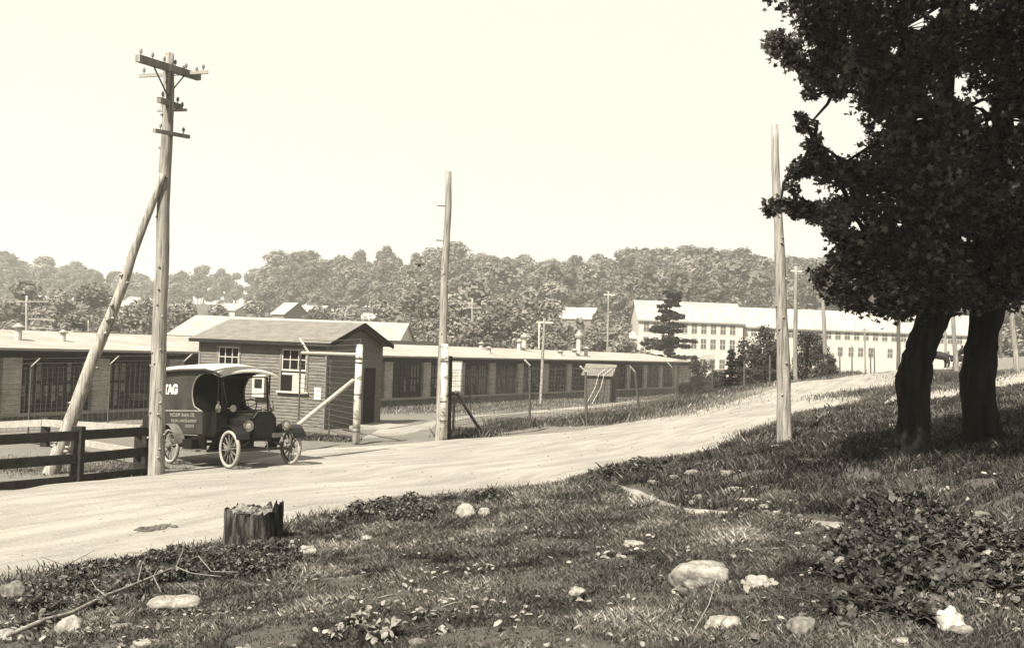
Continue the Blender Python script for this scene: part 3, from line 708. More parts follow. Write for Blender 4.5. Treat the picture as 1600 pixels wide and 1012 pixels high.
for wi, (a, b, c, d) in enumerate(wins):
    fr = MB(); fr.box((a-.07,-.05,c-.0),(a,.02,d+.07)).box((b,-.05,c),(b+.07,.02,d+.07)).box((a-.0,-.05,d),(b,.02,d+.07))
    W_ = fr.build('window', M['trim'], hut)
    MB().box((a-.13,-.12,c-.06),(b+.13,.02,c-.002)).build('sill', M['trim_light'], W_)
    mid = (c + d) / 2; us = MB()
    us.box((a,-.028,mid-.03),(b,.0,mid+.03)).box((a,-.028,d-.05),(b,0,d)).box((a,-.028,mid+.032),(a+.04,0,d-.052)).box((b-.04,-.028,mid+.032),(b,0,d-.052))
    for q in (1, 2): xx = a + (b - a) * q / 3; us.box((xx-.014,-.025,mid+.032),(xx+.014,-.003,d-.052))
    zz = (mid + d) / 2; us.box((a+.042,-.022,zz-.014),(b-.042,-.005,zz+.014)); us.build('upper_sash', M['trim_light'], W_)
    MB().box((a,.004,c),(b,.012,d)).build('pane', M['glass_dark'], W_)
    if wi == 0:
        MB().box((a+.02,-.02,mid-.16),(b-.02,.0,mid-.09)).build('lower_sash', M['trim_light'], W_)
        MB().box((a+.42,-.01,c+.01),(b-.05,.002,mid-.17)).build('curtain', M['canvas'], W_)
    else:
        MB().box((a,-.02,c),(b,.0,c+.06)).box(((a+b)/2-.02,-.02,c+.062),((a+b)/2+.02,0,mid-.032)).build('lower_sash', M['trim_light'], W_)
MB().box((-.38,-.04,1.02),(-.12,-.03,1.42)).build('notice', M['paper'], hut)
MB().box((.03,.25,.95),(.05,1.0,1.65)).build('notice_board', M['trim'], hut)
wb = MB().prism([(-2.68,1.0),(-2.22,1.0),(-2.22,1.7),(-2.45,1.88),(-2.68,1.7)],-.2,-.03).build('wall_box', M['trim_light'], hut)
MB().box((-2.6,-.206,1.3),(-2.3,-.2,1.62)).build('dial', M['dark'], wb)
sp = foot(594, 36.2)
MB().box((-.7,-1.0,-.1),(.75,1.0,.07)).build('slab', M['concrete'], None, (sp.x, sp.y, sp.z)).rotation_euler = (0,0,R(-18))
tag(bpy.data.objects['slab'], 'pale flat slab on the ground before the hut gable', 'slab')

# --- small shed by the factory
sb = foot(912, 73)
shed = empty('shed', (sb.x, 73, sb.z), R(-20), 'little plank shed with a pale roof in front of the brick factory', 'shed')
house_shell(shed, 1.9, 1.9, -.3, 2.15, 2.8, M['shed_wall'], M['hut_roof'], .2, .05)
for i in range(9): MB().box((.02+i*.21,-.03,-.2),(.2+i*.21,-.002,2.08)).build('plank', M['shed_wall'], shed)
MB().box((1.902,.5,0),(1.93,1.3,1.85)).build('door', M['soot'], shed)
for j, o_ in enumerate((.75, 1.15)):
    mm = MB(); mm.tube([(o_+.75,.4,2.62),(o_+.35,-.32,2.1),(o_+.2,-.55,1.2),(o_-.3,-.9,.05)],.024,6)
    o = mm.build('leaning_pole', M['trim_light'], None, (0,0,0)); o.matrix_world = Matrix.Translation(shed.location) @ Matrix.Rotation(R(-20),4,'Z')
    tag(o, ('left' if j == 0 else 'right') + ' of the two pale bent poles leaning on the shed roof', 'pole', 'bent poles leaning on the shed')

# ------------------------------------------------------------------ poles
def pole_path(pts_, n=14, wob=.015, seed=0):
    a, b = pts_; out = []
    for i in range(n):
        t = i / (n - 1); p = a.lerp(b, t)
        out.append(p + Vector((mnoise.noise(Vector((seed, t * 4, 0))), mnoise.noise(Vector((seed, t * 4, 9))), 0)) * wob)
    return out
def mkpole(name, pxb, D, pxt, pyt, r0, r1, mat, label, cat='utility pole', Dt=None, n=12, knots=0, seg=14):
    b = foot(pxb, D); tp = P(pxt, pyt, Dt or D); e = empty(name, b, 0, label, cat)
    pa = [p - b for p in pole_path((b - Vector((0, 0, .5)), tp), seg, r0 * .25, pxb)]
    m = MB().tube(pa, [r0 + (r1 - r0) * (i / (len(pa) - 1)) ** .9 for i in range(len(pa))], n, wob=.12)
    rr = random.Random(pxb)
    for k in range(knots):
        t = rr.uniform(.05, .95); c = (b - Vector((0, 0, .5))).lerp(tp, t) - b; a = rr.uniform(3.3, 6.1); rk = r0 + (r1 - r0) * t
        dv = Vector((math.cos(a), math.sin(a), .15)); m.tube([c + dv * rk * .8, c + dv * (rk + .025)], [.028, .02], 6)
    m.build('shaft', M[mat], e, smooth=True); return e, b, tp
# big utility pole by the van
e, b, tp = mkpole('utility_pole', 243, 19.7, 264, 84, .165, .095, 'pole', 'tall thick utility pole with three crossarms standing beside the van', knots=22, seg=24, n=14)
def arm(e, b, p, q, w_, h_, mat='pole_mid', pins=4, braces=None):
    m = MB().beam(p - b, q - b, w_, h_); o = m.build('crossarm', M[mat], e)
    for k in range(pins):
        t = (k + .25) / (pins - .5) if pins > 1 else .5; c = p.lerp(q, t) - b
        MB().lathe([(.01, 0), (.01, .05), (.026, .05), (.03, .09), (.02, .12), (.008, .13)], (c.x, c.y, c.z + h_ / 2), 8).build('insulator', M['pole_mid'], o)
    if braces:
        for s_ in (0.22, .78):
            c = p.lerp(q, s_); MB().beam(c - b, braces - b, .03, .012).build('brace', M['steel'], o)
arm(e, b, P(215, 91, 18.9), P(311, 121, 20.4), .11, .13, pins=6, braces=P(262, 150, 19.6))
arm(e, b, P(217, 119, 20.1), P(325, 113, 20.1), .05, .06, 'rail_light', pins=4)
arm(e, b, P(248, 156, 19.3), P(283, 168, 20.1), .08, .1, pins=2)
arm(e, b, P(246, 173, 19.95), P(292, 172, 19.95), .04, .05, 'rail_light', pins=2)
arm(e, b, P(241, 204, 19.2), P(295, 214, 20.1), .07, .07, pins=2)
# brace pole
b0 = foot(80, 19.3); tt = P(254, 272, 19.55)
e2 = empty('brace_pole', b0, 0, 'slanting bark-stripped brace pole leaning against the utility pole', 'brace pole')
pa = [p - b0 for p in pole_path((b0 + (b0 - tt).normalized() * .4, tt), 20, .05, 3)]
mm = MB().tube(pa, [.15 - .09 * (i / 19) for i in range(20)], 12, wob=.15)
for k in range(16):
    tk = rnd.uniform(.03, .8); c = b0.lerp(tt, tk) - b0; a = rnd.uniform(3.4, 6.2); rk = .175 - .115 * tk
    dv = Vector((math.cos(a), math.sin(a), -.2)); mm.tube([c + dv * rk * .7, c + dv * (rk + .03)], [.035, .02], 6)
mm.build('shaft', M['pole'], e2, smooth=True)
# centre pole with lamp
e, b, tp = mkpole('utility_pole', 687, 29.6, 701, 268, .155, .085, 'pole', 'tall bare pole with a curved lamp bracket beside the birch gatepost', knots=10, seg=20)
for py in (322, 376):
    c = P(696 + (376 - py) * .05, py, 29.6) - b; MB().beam(c + Vector((-.28, 0, 0)), c + Vector((.1, 0, 0)), .03, .03).build('step_bracket', M['steel'], e)
lp = MB(); pth = [P(x, y, 29.4) - b for x, y in ((692,420),(682,419),(672,417),(667,409),(662,402),(657,404),(655,412))]
lo_ = MB().tube(pth, .011, 6).build('lamp_bracket', M['steel'], e, smooth=True)
c = P(655, 412, 29.4) - b; MB().lathe([(.03, .06), (.13, -.01), (.12, -.03), (.04, -.03), (.04, -.09)], c, 12).build('lamp_shade', M['steel'], lo_)
# right near pole
e, b, tp = mkpole('utility_pole', 1230, 20.9, 1211, 195, .165, .07, 'pole', 'bare pale pole standing in the grass at the right edge of the road', knots=8, seg=24, n=14)
e, b, tp = mkpole('utility_pole', 1242, 57, 1244, 416, .14, .1, 'pole_mid', 'grey pole with one short crossarm behind the round bushes')
arm(e, b, P(1236, 423, 57), P(1253, 424, 57), .1, .1, 'trim_light', pins=2)
mkpole('utility_pole', 1293, 58, 1284, 440, .15, .09, 'pole_mid', 'leaning bare pole right of the round bushes by the road')
mkpole('utility_pole', 1404, 70, 1404, 470, .14, .12, 'pole_dark', 'dark pole touching the lowest leaves left of the left maple trunk')
mkpole('utility_pole', 1496, 55, 1488, 485, .15, .09, 'pole_mid', 'leaning pole seen between the two maple trunks')
mkpole('utility_pole', 1478, 80, 1477, 470, .10, .08, 'pole_mid', 'thin upright pole behind the horse cart between the maple trunks')
mkpole('utility_pole', 1591, 50, 1579, 466, .14, .09, 'pole', 'pale leaning pole at the right edge beyond the maples')
mkpole('utility_pole', 1564, 85, 1563, 480, .12, .09, 'pole_dark', 'dark pole right of the right maple trunk near the white mill end')
e, b, tp = mkpole('utility_pole', 1353, 85, 1351, 512, .08, .06, 'pole_mid', 'slim far pole with a small crossarm before the longest mill block')
arm(e, b, P(1345, 515, 85), P(1357, 515, 85), .07, .07, pins=0)
for i, (pxx, py) in enumerate(((1313,545),(1332,540),(1361,542),(1367,542))):
    mkpole('yard_post', pxx, 78 + i, pxx - 1, py, .06, .05, 'pole_dark', ('short thin post, first from the left before the long mill', 'short thin post, second from the left before the long mill',
           'left one of a close pair of thin posts before the long mill', 'right one of a close pair of thin posts before the long mill')[i], 'post', n=6, seg=5)
e, b, tp = mkpole('utility_pole', 844, 72, 851, 497, .13, .09, 'pole', 'short pole with a pale crossarm in the factory yard near the shed')
arm(e, b, P(838, 503, 72), P(864, 504, 72), .12, .12, 'trim_light', pins=2)
MB().beam(P(842, 505, 72) - b, P(842, 545, 72) - b, .14, .1).build('hanging_board', M['trim_light'], e)
e, b, tp = mkpole('utility_pole', 948, 112, 951, 455, .14, .1, 'pole_mid', 'pole with top crossarm and transformer rising behind the factory roof')
arm(e, b, P(943, 460, 112), P(961, 461, 112), .12, .12, 'trim_light', pins=2)
arm(e, b, P(941, 520, 112), P(960, 520, 112), .12, .12, pins=2); arm(e, b, P(943, 532, 112), P(958, 532, 112), .12, .12, pins=0)
c = P(953, 549, 111.6) - b; MB().lathe([(.3, -.5), (.3, .4), (.1, .5)], c, 10).build('transformer', M['trim'], e)
e, b, tp = mkpole('utility_pole', 737, 140, 738, 466, .14, .1, 'rail_light', 'far cross-shaped pole against the valley trees right of the lamp pole')
arm(e, b, P(722, 481, 140), P(752, 481, 140), .12, .1, 'rail_light', pins=0)
e, b, tp = mkpole('utility_pole', 41, 92, 42, 462, .14, .1, 'rail_light', 'far pole with long crossarm rows beyond the factory at far left')
arm(e, b, P(26, 471, 92), P(76, 471, 92), .08, .09, 'rail_light', pins=8); arm(e, b, P(45, 498, 92), P(86, 500, 92), .08, .09, 'rail_light', pins=6)
arm(e, b, P(46, 512, 92), P(84, 513, 92), .07, .07, 'rail_light', pins=0)
mkpole('utility_pole', 138, 95, 138, 500, .07, .05, 'rail_light', 'thin far pole beyond the factory left of the brace pole')

# wires between far poles
wr = MB()
def wire(p, q, sag, r_, m_, n=14):
    m_.tube([p.lerp(q, i / n) - Vector((0, 0, sag * 4 * (i / n) * (1 - i / n))) for i in range(n + 1)], r_, 4, cap=False)
wire(P(944, 459, 112), P(880, 476, 150), .6, .022, wr); wire(P(960, 460, 112), P(1060, 472, 150), .8, .022, wr)
wire(P(1060, 472, 150), P(1240, 470, 190), .8, .03, wr); wire(P(946, 460, 112), P(862, 482, 150), .8, .022, wr)
tag(wr.build('overhead_wire', M['pole_mid']), 'thin wires strung from the pole behind the factory towards the white mill', 'wires')

# ------------------------------------------------------------------ fences
def P3(v): return Vector(v)
# roadside rail guard fence at left
ff = empty('rail_fence', foot(119, 18.3), 0, 'dark three-rail wooden fence along the road edge at the far left', 'fence'); o = ff.location.copy()
a = foot(-120, 16.2); c = foot(119, 18.3); d = foot(229, 19.75)
for k, (q, h) in enumerate(((a, .95), (c, .98), (d, 1.12))):
    m = MB(); m.box((-.09, -.09, -.5), (.09, .09, h)); m.build('post', M['rail_dark'], ff, q - o)
back = Vector((.0, .0, 0))
for h0, hh in ((.83, .17), (.42, .17), (.03, .2)):
    for p_, q_ in ((a, c), (c, d)):
        m = MB().beam(p_ - o + Vector((0, -.12, h0)), q_ - o + Vector((0, -.12, h0 + rnd.uniform(-.02, .02))), .05, hh); m.build('rail', M['rail_dark'], ff)
fb = empty('rail_fence', foot(70, 24), 0, 'low fence with a pale top rail running back from the roadside corner post', 'fence'); o = fb.location.copy()
q0 = foot(222, 20.4); q1 = foot(70, 24); q2 = foot(-20, 26.5)
for q in (q1, foot(216, 20.8), q2): MB().box((-.08, -.08, -.4), (.08, .08, .68)).build('post', M['rail_dark'], fb, q - o)
for h0, mt, hh in ((.82, 'rail_light', .2), (.36, 'rail_light', .16)):
    MB().beam(q0 - o + Vector((0, .0, h0)), q1 - o + Vector((0, -.11, h0 * .68)), .05, hh * .8).build('rail', M[mt], fb)
    MB().beam(q1 - o + Vector((0, -.11, h0 * .68)), q2 - o + Vector((0, -.11, h0 * .66)), .05, hh * .8).build('rail', M[mt], fb)

def mesh_panel(parent, o, p, q, h0, h1, step, r_, barbs=(), armv=None):
    m = MB(); L = (q - p).length; n = int(L / step)
    for i in range(n + 1):
        c = p.lerp(q, i / max(1, n)) - o; m.add([c + Vector((-r_, 0, h0)), c + Vector((r_, 0, h0)), c + Vector((r_, 0, h1)), c + Vector((-r_, 0, h1))], [(0, 1, 2, 3)])
    nh = int((h1 - h0) / step)
    for j in range(nh + 1):
        z = h0 + (h1 - h0) * j / nh; u = p - o; v = q - o
        m.add([u + Vector((0, 0, z - r_)), v + Vector((0, 0, z - r_)), v + Vector((0, 0, z + r_)), u + Vector((0, 0, z + r_))], [(0, 1, 2, 3)])
    m.build('wire_mesh', M['galv'], parent, kind='stuff')
    for av, hz in barbs:
        MB().tube([p - o + av + Vector((0, 0, hz)), p.lerp(q, .5) - o + av + Vector((0, 0, hz - .03)), q - o + av + Vector((0, 0, hz))], .007, 4, cap=False).build('barbed_wire', M['galv'], parent)
def steel_post(parent, o, b, h, armv, r_=.035, lean=Vector((0, 0, 0)), mat='steel', matarm='trim_light'):
    b = b - o; m = MB().tube([b - Vector((0, 0, .3)), b + Vector((0, 0, h)) + lean], r_, 7).build('post', M[mat], parent)
    MB().tube([b + Vector((0, 0, h)) + lean, b + Vector((0, 0, h)) + lean + armv], r_ * .8, 6).build('post_arm', M[matarm], m)
# fence before the factory, left of hut
lf = empty('wire_fence', foot(44, 32.8), 0, 'wire mesh fence with slanted arms across the yard behind the van, left of the hut', 'fence'); o = lf.location.copy()
pp = [foot(-80, 31.4), foot(44, 32.8), foot(168, 34.2), foot(283, 35.6)]
for q in pp: steel_post(lf, o, q, 2.15, Vector((.3, -.1, .27)), .03)
for p_, q_ in zip(pp, pp[1:]): mesh_panel(lf, o, p_, q_, .1, 2.1, .16, .006, ((Vector((.1, 0, .1)), 2.15), (Vector((.3, -.1, .27)), 2.15)))
# gate fence before the hut
gb = foot(556, 27.7)
gf = empty('wire_fence', gb, 0, 'fence of horizontal wires between the hut and a pale wire-bound post with slanting strut', 'fence'); o = gb.copy()
tp = P(562, 538, 27.7)
MB().tube([Vector((0, 0, -.4)), (tp - gb) * .5, tp - gb], [.105, .1, .092], 12).build('gate_post', M['birch'], gf, smooth=True)
for f_ in (.13, .17, .82, .86, .5):
    c = (tp - gb) * f_; MB().lathe([(.108, -.015), (.112, 0), (.108, .015)], c, 12).build('wire_binding', M['steel'], gf)
p2 = foot(466, 33.2); top2 = P(470, 551, 33.2)
MB().tube([p2 - o - Vector((0, 0, .3)), top2 - o + Vector((0, 0, .02))], .03, 7).build('post', M['steel'], gf)
MB().tube([P(483, 552, 32.5) - o, P(469, 529, 33.2) - o], .03, 6).build('post_arm', M['trim_light'], gf)
pm_ = foot(514, 30.3); MB().tube([pm_ - o - Vector((0, 0, .3)), P(517, 553, 30.3) - o], .025, 6).build('post', M['steel'], gf)
MB().tube([P(472, 551, 33) - o, P(559, 554, 27.8) - o], .05, 8).build('top_rail', M['rail_light'], gf)
MB().tube([P(552, 594, 27.8) - o, P(456, 672, 25.6) - o], [.055, .06], 8).build('strut', M['rail_light'], gf)
for k in range(15):
    t = k / 14; w_ = MB()
    A_ = P(467, 553 + t * 104, 33.2) - o; B_ = P(559 - t * 3, 556 + t * 128, 27.8) - o
    w_.tube([A_, (A_ + B_) / 2 - Vector((0, 0, .02)), B_], .009, 4, cap=False).build('wire', M['galv'], gf)
for k in range(3):
    A_ = P(469, 530 + k * 8, 33.2) - o; B_ = P(565, 530 + k * 8, 27.7) - o
    MB().tube([A_, (A_ + B_) / 2 - Vector((0, 0, .05)), B_], .009, 4, cap=False).build('barbed_wire', M['steel'], gf)
MB().tube([tp - o, P(565, 529, 27.7) - o], .015, 5).build('post_arm', M['steel'], gf)
# birch gatepost, notice board, roadside fence
bp = foot(692, 29.5)
rf_ = empty('wire_fence', bp, 0, 'long roadside wire mesh fence of leaning iron posts from the birch gatepost towards the bushes', 'fence'); o = bp.copy()
tp = P(695, 537, 29.5)
MB().tube([Vector((0, 0, -.4)), (tp - bp) * .5 + Vector((.02, 0, 0)), tp - bp], [.12, .11, .1], 12, wob=.1).build('birch_post', M['birch'], rf_, smooth=True)
for f_ in (.2, .82, .4): c = (tp - bp) * f_; MB().lathe([(.118, -.02), (.126, 0), (.118, .02)], c, 12).build('wire_binding', M['steel'], rf_)
post_shade = P(702, 676, 30.2); MB().tube([post_shade - o - Vector((0, 0, .3)), P(704, 556, 30.2) - o], .06, 8).build('post', M['soot'], rf_)  # dark strip in place of shade beside the birch, no real post
MB().tube([P(712, 612, 30.8) - o, P(748, 668, 33) - o], .05, 7).build('strut', M['steel'], rf_)
fp = [(828,38,828,571),(917,36.2,915,581),(1001,40,992,581),(1061,46,1050,574),(1114,50,1113,564),(1163,52,1163,564),(1203,54,1203,555)]
prev = bp
for i, (pb, D, pt, pyt) in enumerate(fp):
    b_ = foot(pb, D); t_ = P(pt, pyt, D); ar = Vector((-.2, -.1, .2)) if i < 4 else Vector((0, 0, .02))
    MB().tube([b_ - o - Vector((0, 0, .3)), t_ - o], .045 if i < 4 else .05, 7).build('post', M['steel' if i > 1 else 'trim'] if False else M['steel'], rf_)
    MB().tube([t_ - o, t_ - o + ar], .035, 6).build('post_arm', M['trim_light' if i < 4 else 'steel'], rf_)
    if i < 5: mesh_panel(rf_, o, prev, b_, .05, 1.95, .14, .005 if i < 2 else .004, ((Vector((0, 0, .05)), 1.95),))
    prev = b_
nb = P(711, 588, 30.9)
nbo = empty('notice_board', (nb.x, 30.9, nb.z), 0, 'tall white notice board with faint lettering right of the birch gatepost', 'sign')
MB().box((-.18, -.02, -.44), (.18, .02, .44)).build('panel', M['paper'], nbo)
MB().box((-.21, -.03, -.47), (.21, -.0, -.442)).box((-.21, -.03, .442), (.21, 0, .47)).box((-.21, -.03, -.441), (-.182, 0, .441)).box((.182, -.03, -.441), (.21, 0, .441)).build('frame', M['trim'], nbo)
MB().box((-.04, .022, -2.0), (.04, .08, .3)).build('support', M['soot'], nbo)
for r_ in range(9):
    w_ = rnd.uniform(.08, .14); MB().box((-w_, -.0235, .34 - r_ * .08), (w_, -.0205, .355 - r_ * .08)).build('faint_line', M['concrete'], nbo)

# ------------------------------------------------------------------ delivery van
fr_ = P(357.5, 733, 20.58); fl_ = P(455, 726, 21.6)
ax = (fl_ - fr_); ax.z = 0; ax.normalize(); fwd = Vector((ax.y, -ax.x, 0))
c0 = (fr_ + fl_) / 2; rear = c0 - fwd * 2.54; rr_ = P(264, 724.5, 22.35); zrear = rr_.z
fwd3 = Vector((fwd.x * 2.54, fwd.y * 2.54, c0.z - zrear)).normalized(); up3 = fwd3.cross(ax).normalized()
van = empty('delivery_van', (0, 0, 0), 0, 'dark vintage delivery van with a pale canvas roof, open cab and white TAG lettering', 'van')
mw = Matrix((fwd3, ax, up3)).transposed().to_4x4(); mw.translation = Vector((c0.x, c0.y, c0.z + .005)); van.matrix_world = mw
K = van
yb = .62
# body side panels with the rounded cab opening
def arch():
    pts_ = []
    for k in range(11):
        t = math.pi * (.5 + k / 10 * .72); pts_.append((-1.28 + .47 * math.cos(t), 1.50 + .42 * math.sin(t)))
    return pts_
side = [(-3.4, .66), (-1.30, .66), (-1.30, 1.13)] + arch()[::-1] + [(-.75, 1.93), (-.75, 1.98), (-3.4, 2.02)]
for s_ in (-1, 1):
    y0, y1 = (s_ * yb, s_ * (yb - .03)) if s_ < 0 else (s_ * (yb - .03), s_ * yb)
    pn = MB().prism(side, y0, y1).build('side_panel', M['van_body'], K)
    MB().box((-3.42, s_ * (yb + .008) - .008, 1.13), (-1.32, s_ * (yb + .008) + .008, 1.16)).build('belt_moulding', M['text_dull'], pn)
    MB().box((-1.296, s_ * (yb - .015) - .012, .62), (-.72, s_ * (yb - .015) + .012, 1.12)).build('door', M['van_black'], K)
    ed = [(x, s_ * (yb + .003), z) for x, z in [(-1.3, 1.13)] + arch()[::-1]]
    MB().tube(ed, .014, 6).build('opening_moulding', M['text_dull'], pn)
    MB().tube([(-.70, s_ * .6, 1.12), (-.66, s_ * .6, 1.9)], .02, 6).build('pillar', M['van_black'], K)
    MB().box((-1.95, s_ * .62 - .14 if s_ > 0 else -.78, .30), (-.78, s_ * .62 + .16 if s_ > 0 else -.5, .34)).build('running_board', M['dust'], K)
    MB().box((-1.9, s_ * .56 - .02, .342), (-1.25, s_ * .56 + .02, .62)).build('splash_apron', M['van_black'], K)
MB().box((-3.4, -.59, .64), (-1.0, .59, .70)).build('floor', M['soot'], K)
MB().box((-3.4, -.588, .702), (-3.37, .588, 1.98)).build('rear_door', M['van_body'], K)
MB().box((-1.9, -.588, .702), (-1.87, .588, 1.96)).build('cab_partition', M['dark'], K)
MB().box((-1.85, -.55, .72), (-1.35, .55, .98)).box((-1.86, -.55, .982), (-1.74, .55, 1.45)).build('seat', M['dark'], K)
# roof
rp = MB(); nxr, nyr = 16, 11; vs = []
for layer in (0, -.035):
    for i in range(nxr):
        x = -3.5 + 3.08 * i / (nxr - 1); t = i / (nxr - 1)
        ze = 2.06 - .03 * (2 * t - .8) ** 2 - .15 * max(0, (t - .7) / .3) ** 1.6
        for j in range(nyr):
            y = -.70 + 1.4 * j / (nyr - 1); vs.append((x, y, ze + .11 * (1 - (y / .7) ** 2) + layer))
fs = []
for L_ in (0, 1):
    for i in range(nxr - 1):
        for j in range(nyr - 1):
            a = L_ * nxr * nyr + i * nyr + j; f = (a, a + nyr, a + nyr + 1, a + 1); fs.append(f if L_ == 0 else f[::-1])
N_ = nxr * nyr
for i in range(nxr - 1):
    for j in (0, nyr - 1): a = i * nyr + j; fs.append((a, a + nyr, a + nyr + N_, a + N_))
for j in range(nyr - 1):
    for i in (0, nxr - 1): a = i * nyr + j; fs.append((a, a + 1, a + 1 + N_, a + N_))
rp.add(vs, fs).build('canvas_roof', M['canvas'], K, smooth=False)
for s_ in (-1, 1): MB().tube([(-3.5, s_ * .69, 2.0), (-2.2, s_ * .69, 2.03), (-1.1, s_ * .69, 2.01), (-.65, s_ * .69, 1.94), (-.43, s_ * .69, 1.86)], .028, 6).build('roof_rail', M['van_body'], K)
# hood, cowl, radiator
hp = lambda x, w, h, b: [(x, -w, b), (x, -w, h - .13), (x, -w * .62, h), (x, w * .62, h), (x, w, h - .13), (x, w, b)]
def loft(secs):
    m = MB(); n = len(secs[0]); vs = [v for s in secs for v in s]; fs = [tuple(range(n)), tuple(range(len(vs) - 1, len(vs) - n - 1, -1))]
    for i in range(len(secs) - 1):
        for k in range(n): a = i * n + k; b = i * n + (k + 1) % n; fs.append((a, a + n, b + n, b))
    return m.add(vs, fs)
loft([hp(-.62, .40, 1.10, .62), hp(.02, .255, 1.06, .62)]).build('hood', M['van_black'], K)
loft([hp(-.76, .56, 1.15, .62), hp(-.62, .44, 1.13, .62)]).build('cowl', M['van_black'], K)
rad = loft([hp(.022, .28, 1.13, .57), hp(.12, .28, 1.13, .57)]).build('radiator_shell', M['van_black'], K)
loft([hp(.122, .235, 1.04, .62), hp(.13, .235, 1.04, .62)]).build('radiator_core', M['dark'], rad)
MB().beam((.128, -.27, 1.0), (.128, -.17, 1.12), .012, .02).build('shell_painted_glint', M['brass'], rad)  # brass strip on one shell corner stands in for a glint
MB().lathe([(.03, 0), (.03, .05), (.05, .055), (.05, .08), (.02, .1)], (.07, 0, 1.13), 10).build('radiator_cap', M['brass'], rad)
MB().tube([(.15, 0, .5), (.25, 0, .5), (.25, 0, .34), (.33, 0, .34)], .014, 6).build('crank_handle', M['steel'], K)
# windscreen
ws = MB(); ws.beam((-.62, -.53, 1.14), (-.66, -.53, 1.86), .03, .03); ws.beam((-.62, .53, 1.14), (-.66, .53, 1.86), .03, .03)
ws.beam((-.64, -.51, 1.5), (-.64, .51, 1.5), .02, .02); ws.beam((-.62, -.51, 1.15), (-.62, .51, 1.15), .03, .03); ws.beam((-.66, -.51, 1.85), (-.66, .51, 1.85), .03, .03)
ws.build('windscreen_frame', M['van_black'], K)
for s_ in (-1, 1): MB().tube([(-.60, s_ * .53, 1.14), (-.5, s_ * .5, 1.32), (-.56, s_ * .52, 1.5), (-.62, s_ * .53, 1.75)], .012, 6).build('windscreen_stay', M['steel'], K)
# steering wheel
sw = MB(); n = 20; cc = Vector((-.98, .28, 1.22)); ua = Vector((0, 1, 0)); ub = Vector((.5, 0, .866))
sw.tube([cc + (ua * math.cos(2 * math.pi * k / n) + ub * math.sin(2 * math.pi * k / n)) * .19 for k in range(n + 1)], .014, 6, cap=False)
for k in range(4): a = math.pi / 2 * k + .4; sw.tube([cc, cc + (ua * math.cos(a) + ub * math.sin(a)) * .19], .008, 5)
sw.tube([cc, cc + Vector((.3, 0, -.35))], .016, 6); sw.build('steering_wheel', M['van_black'], K)
for s_ in (-1, 1):
    hl = MB().lathe([(.03, -.1), (.075, -.06), (.1, .0), (.108, .04), (.1, .05)], (.2, s_ * .44, .85), 16, 'x').build('headlight', M['van_black'], K)
    MB().lathe([(.094, .0505), (.094, .056), (.05, .066), (.01, .07)], (.2, s_ * .44, .85), 16, 'x').build('lens', M['lens'], hl)
    MB().lathe([(.096, .046), (.112, .05), (.112, .06), (.096, .064)], (.2, s_ * .44, .85), 20, 'x').build('lamp_rim', M['brass'], hl)
    MB().tube([(.18, s_ * .44, .76), (.1, s_ * .36, .6)], .016, 6).build('bracket', M['van_black'], hl)
    sl_ = MB().lathe([(.05, -.08), (.06, 0), (.045, .07), (.02, .1), (.03, .14), (.01, .16)], (-.6, s_ * .64, 1.2), 10).build('side_lamp', M['brass'], K)
    MB().tube([(-.6, s_ * .6, 1.14), (-.62, s_ * .55, 1.05)], .012, 5).build('bracket', M['van_black'], sl_)
def wheel(x, y, name='wheel', lit=True):
    e_ = MB(); n = 28; Rr, rt = .345, .042
    vs = []; fs = []; m_ = 8
    for i in range(n):
        a = 2 * math.pi * i / n
        for j in range(m_):
            b = 2 * math.pi * j / m_; rr = Rr + rt * math.cos(b); vs.append((x + rr * math.cos(a), y + rt * 1.0 * math.sin(b), .387 + rr * math.sin(a)))
    for i in range(n):
        for j in range(m_):
            fs.append((i*m_+j, ((i+1)%n)*m_+j, ((i+1)%n)*m_+(j+1)%m_, i*m_+(j+1)%m_))
    w0 = MB().add(vs, fs).build('tyre', M['tyre'], None, smooth=True)
    hub = MB().lathe([(.03, -.1), (.065, -.07), (.08, 0), (.065, .07), (.03, .1)], (x, y, .387), 14, 'y')
    wh = hub.build(name, M['spoke'], K); w0.parent = wh
    rim = MB(); 
    for i in range(n): pass
    rim.tube([(x + .305 * math.cos(2*math.pi*k/n), y, .387 + .305 * math.sin(2*math.pi*k/n)) for k in range(n + 1)], .02, 6, cap=False); rim.build('rim', M['van_black'], wh)
    for k in range(12):
        a = 2 * math.pi * k / 12 + .1
        MB().tube([(x + .07*math.cos(a), y, .387 + .07*math.sin(a)), (x + .295*math.cos(a), y, .387 + .295*math.sin(a))], [.02, .014], 6).build('spoke', M['spoke'], wh)
for x in (0, -2.54):
    for y in (-.71, .71): wheel(x, y)
def fender(pts_, w0, w1, y, nm, mat):
    m = MB(); 
    for k in range(len(pts_) - 1):
        (x0, z0), (x1, z1) = pts_[k], pts_[k + 1]
        m.add([(x0, y - w0, z0), (x0, y + w1, z0), (x1, y + w1, z1), (x1, y - w0, z1), (x0, y - w0, z0 - .012), (x0, y + w1, z0 - .012), (x1, y + w1, z1 - .012), (x1, y - w0, z1 - .012)],
              [(0, 1, 2, 3), (7, 6, 5, 4), (0, 3, 7, 4), (1, 5, 6, 2)])
    return m.build(nm, M[mat], K)
ffp = [(.43, .60), (.39, .69), (.3, .78), (.18, .845), (.02, .875), (-.18, .86), (-.36, .76), (-.5, .6), (-.62, .45), (-.72, .36), (-.8, .335)]
rfp = [(-2.54 + .45 * math.cos(a), .387 + .48 * math.sin(a)) for a in [R(q) for q in range(8, 190, 14)]]
for s_ in (-1, 1):
    fender(ffp, .13 if s_ < 0 else .16, .16 if s_ < 0 else .13, s_ * .68, 'front_fender', 'van_black')
    fender(rfp, .12, .12, s_ * .72, 'rear_fender', 'dust')
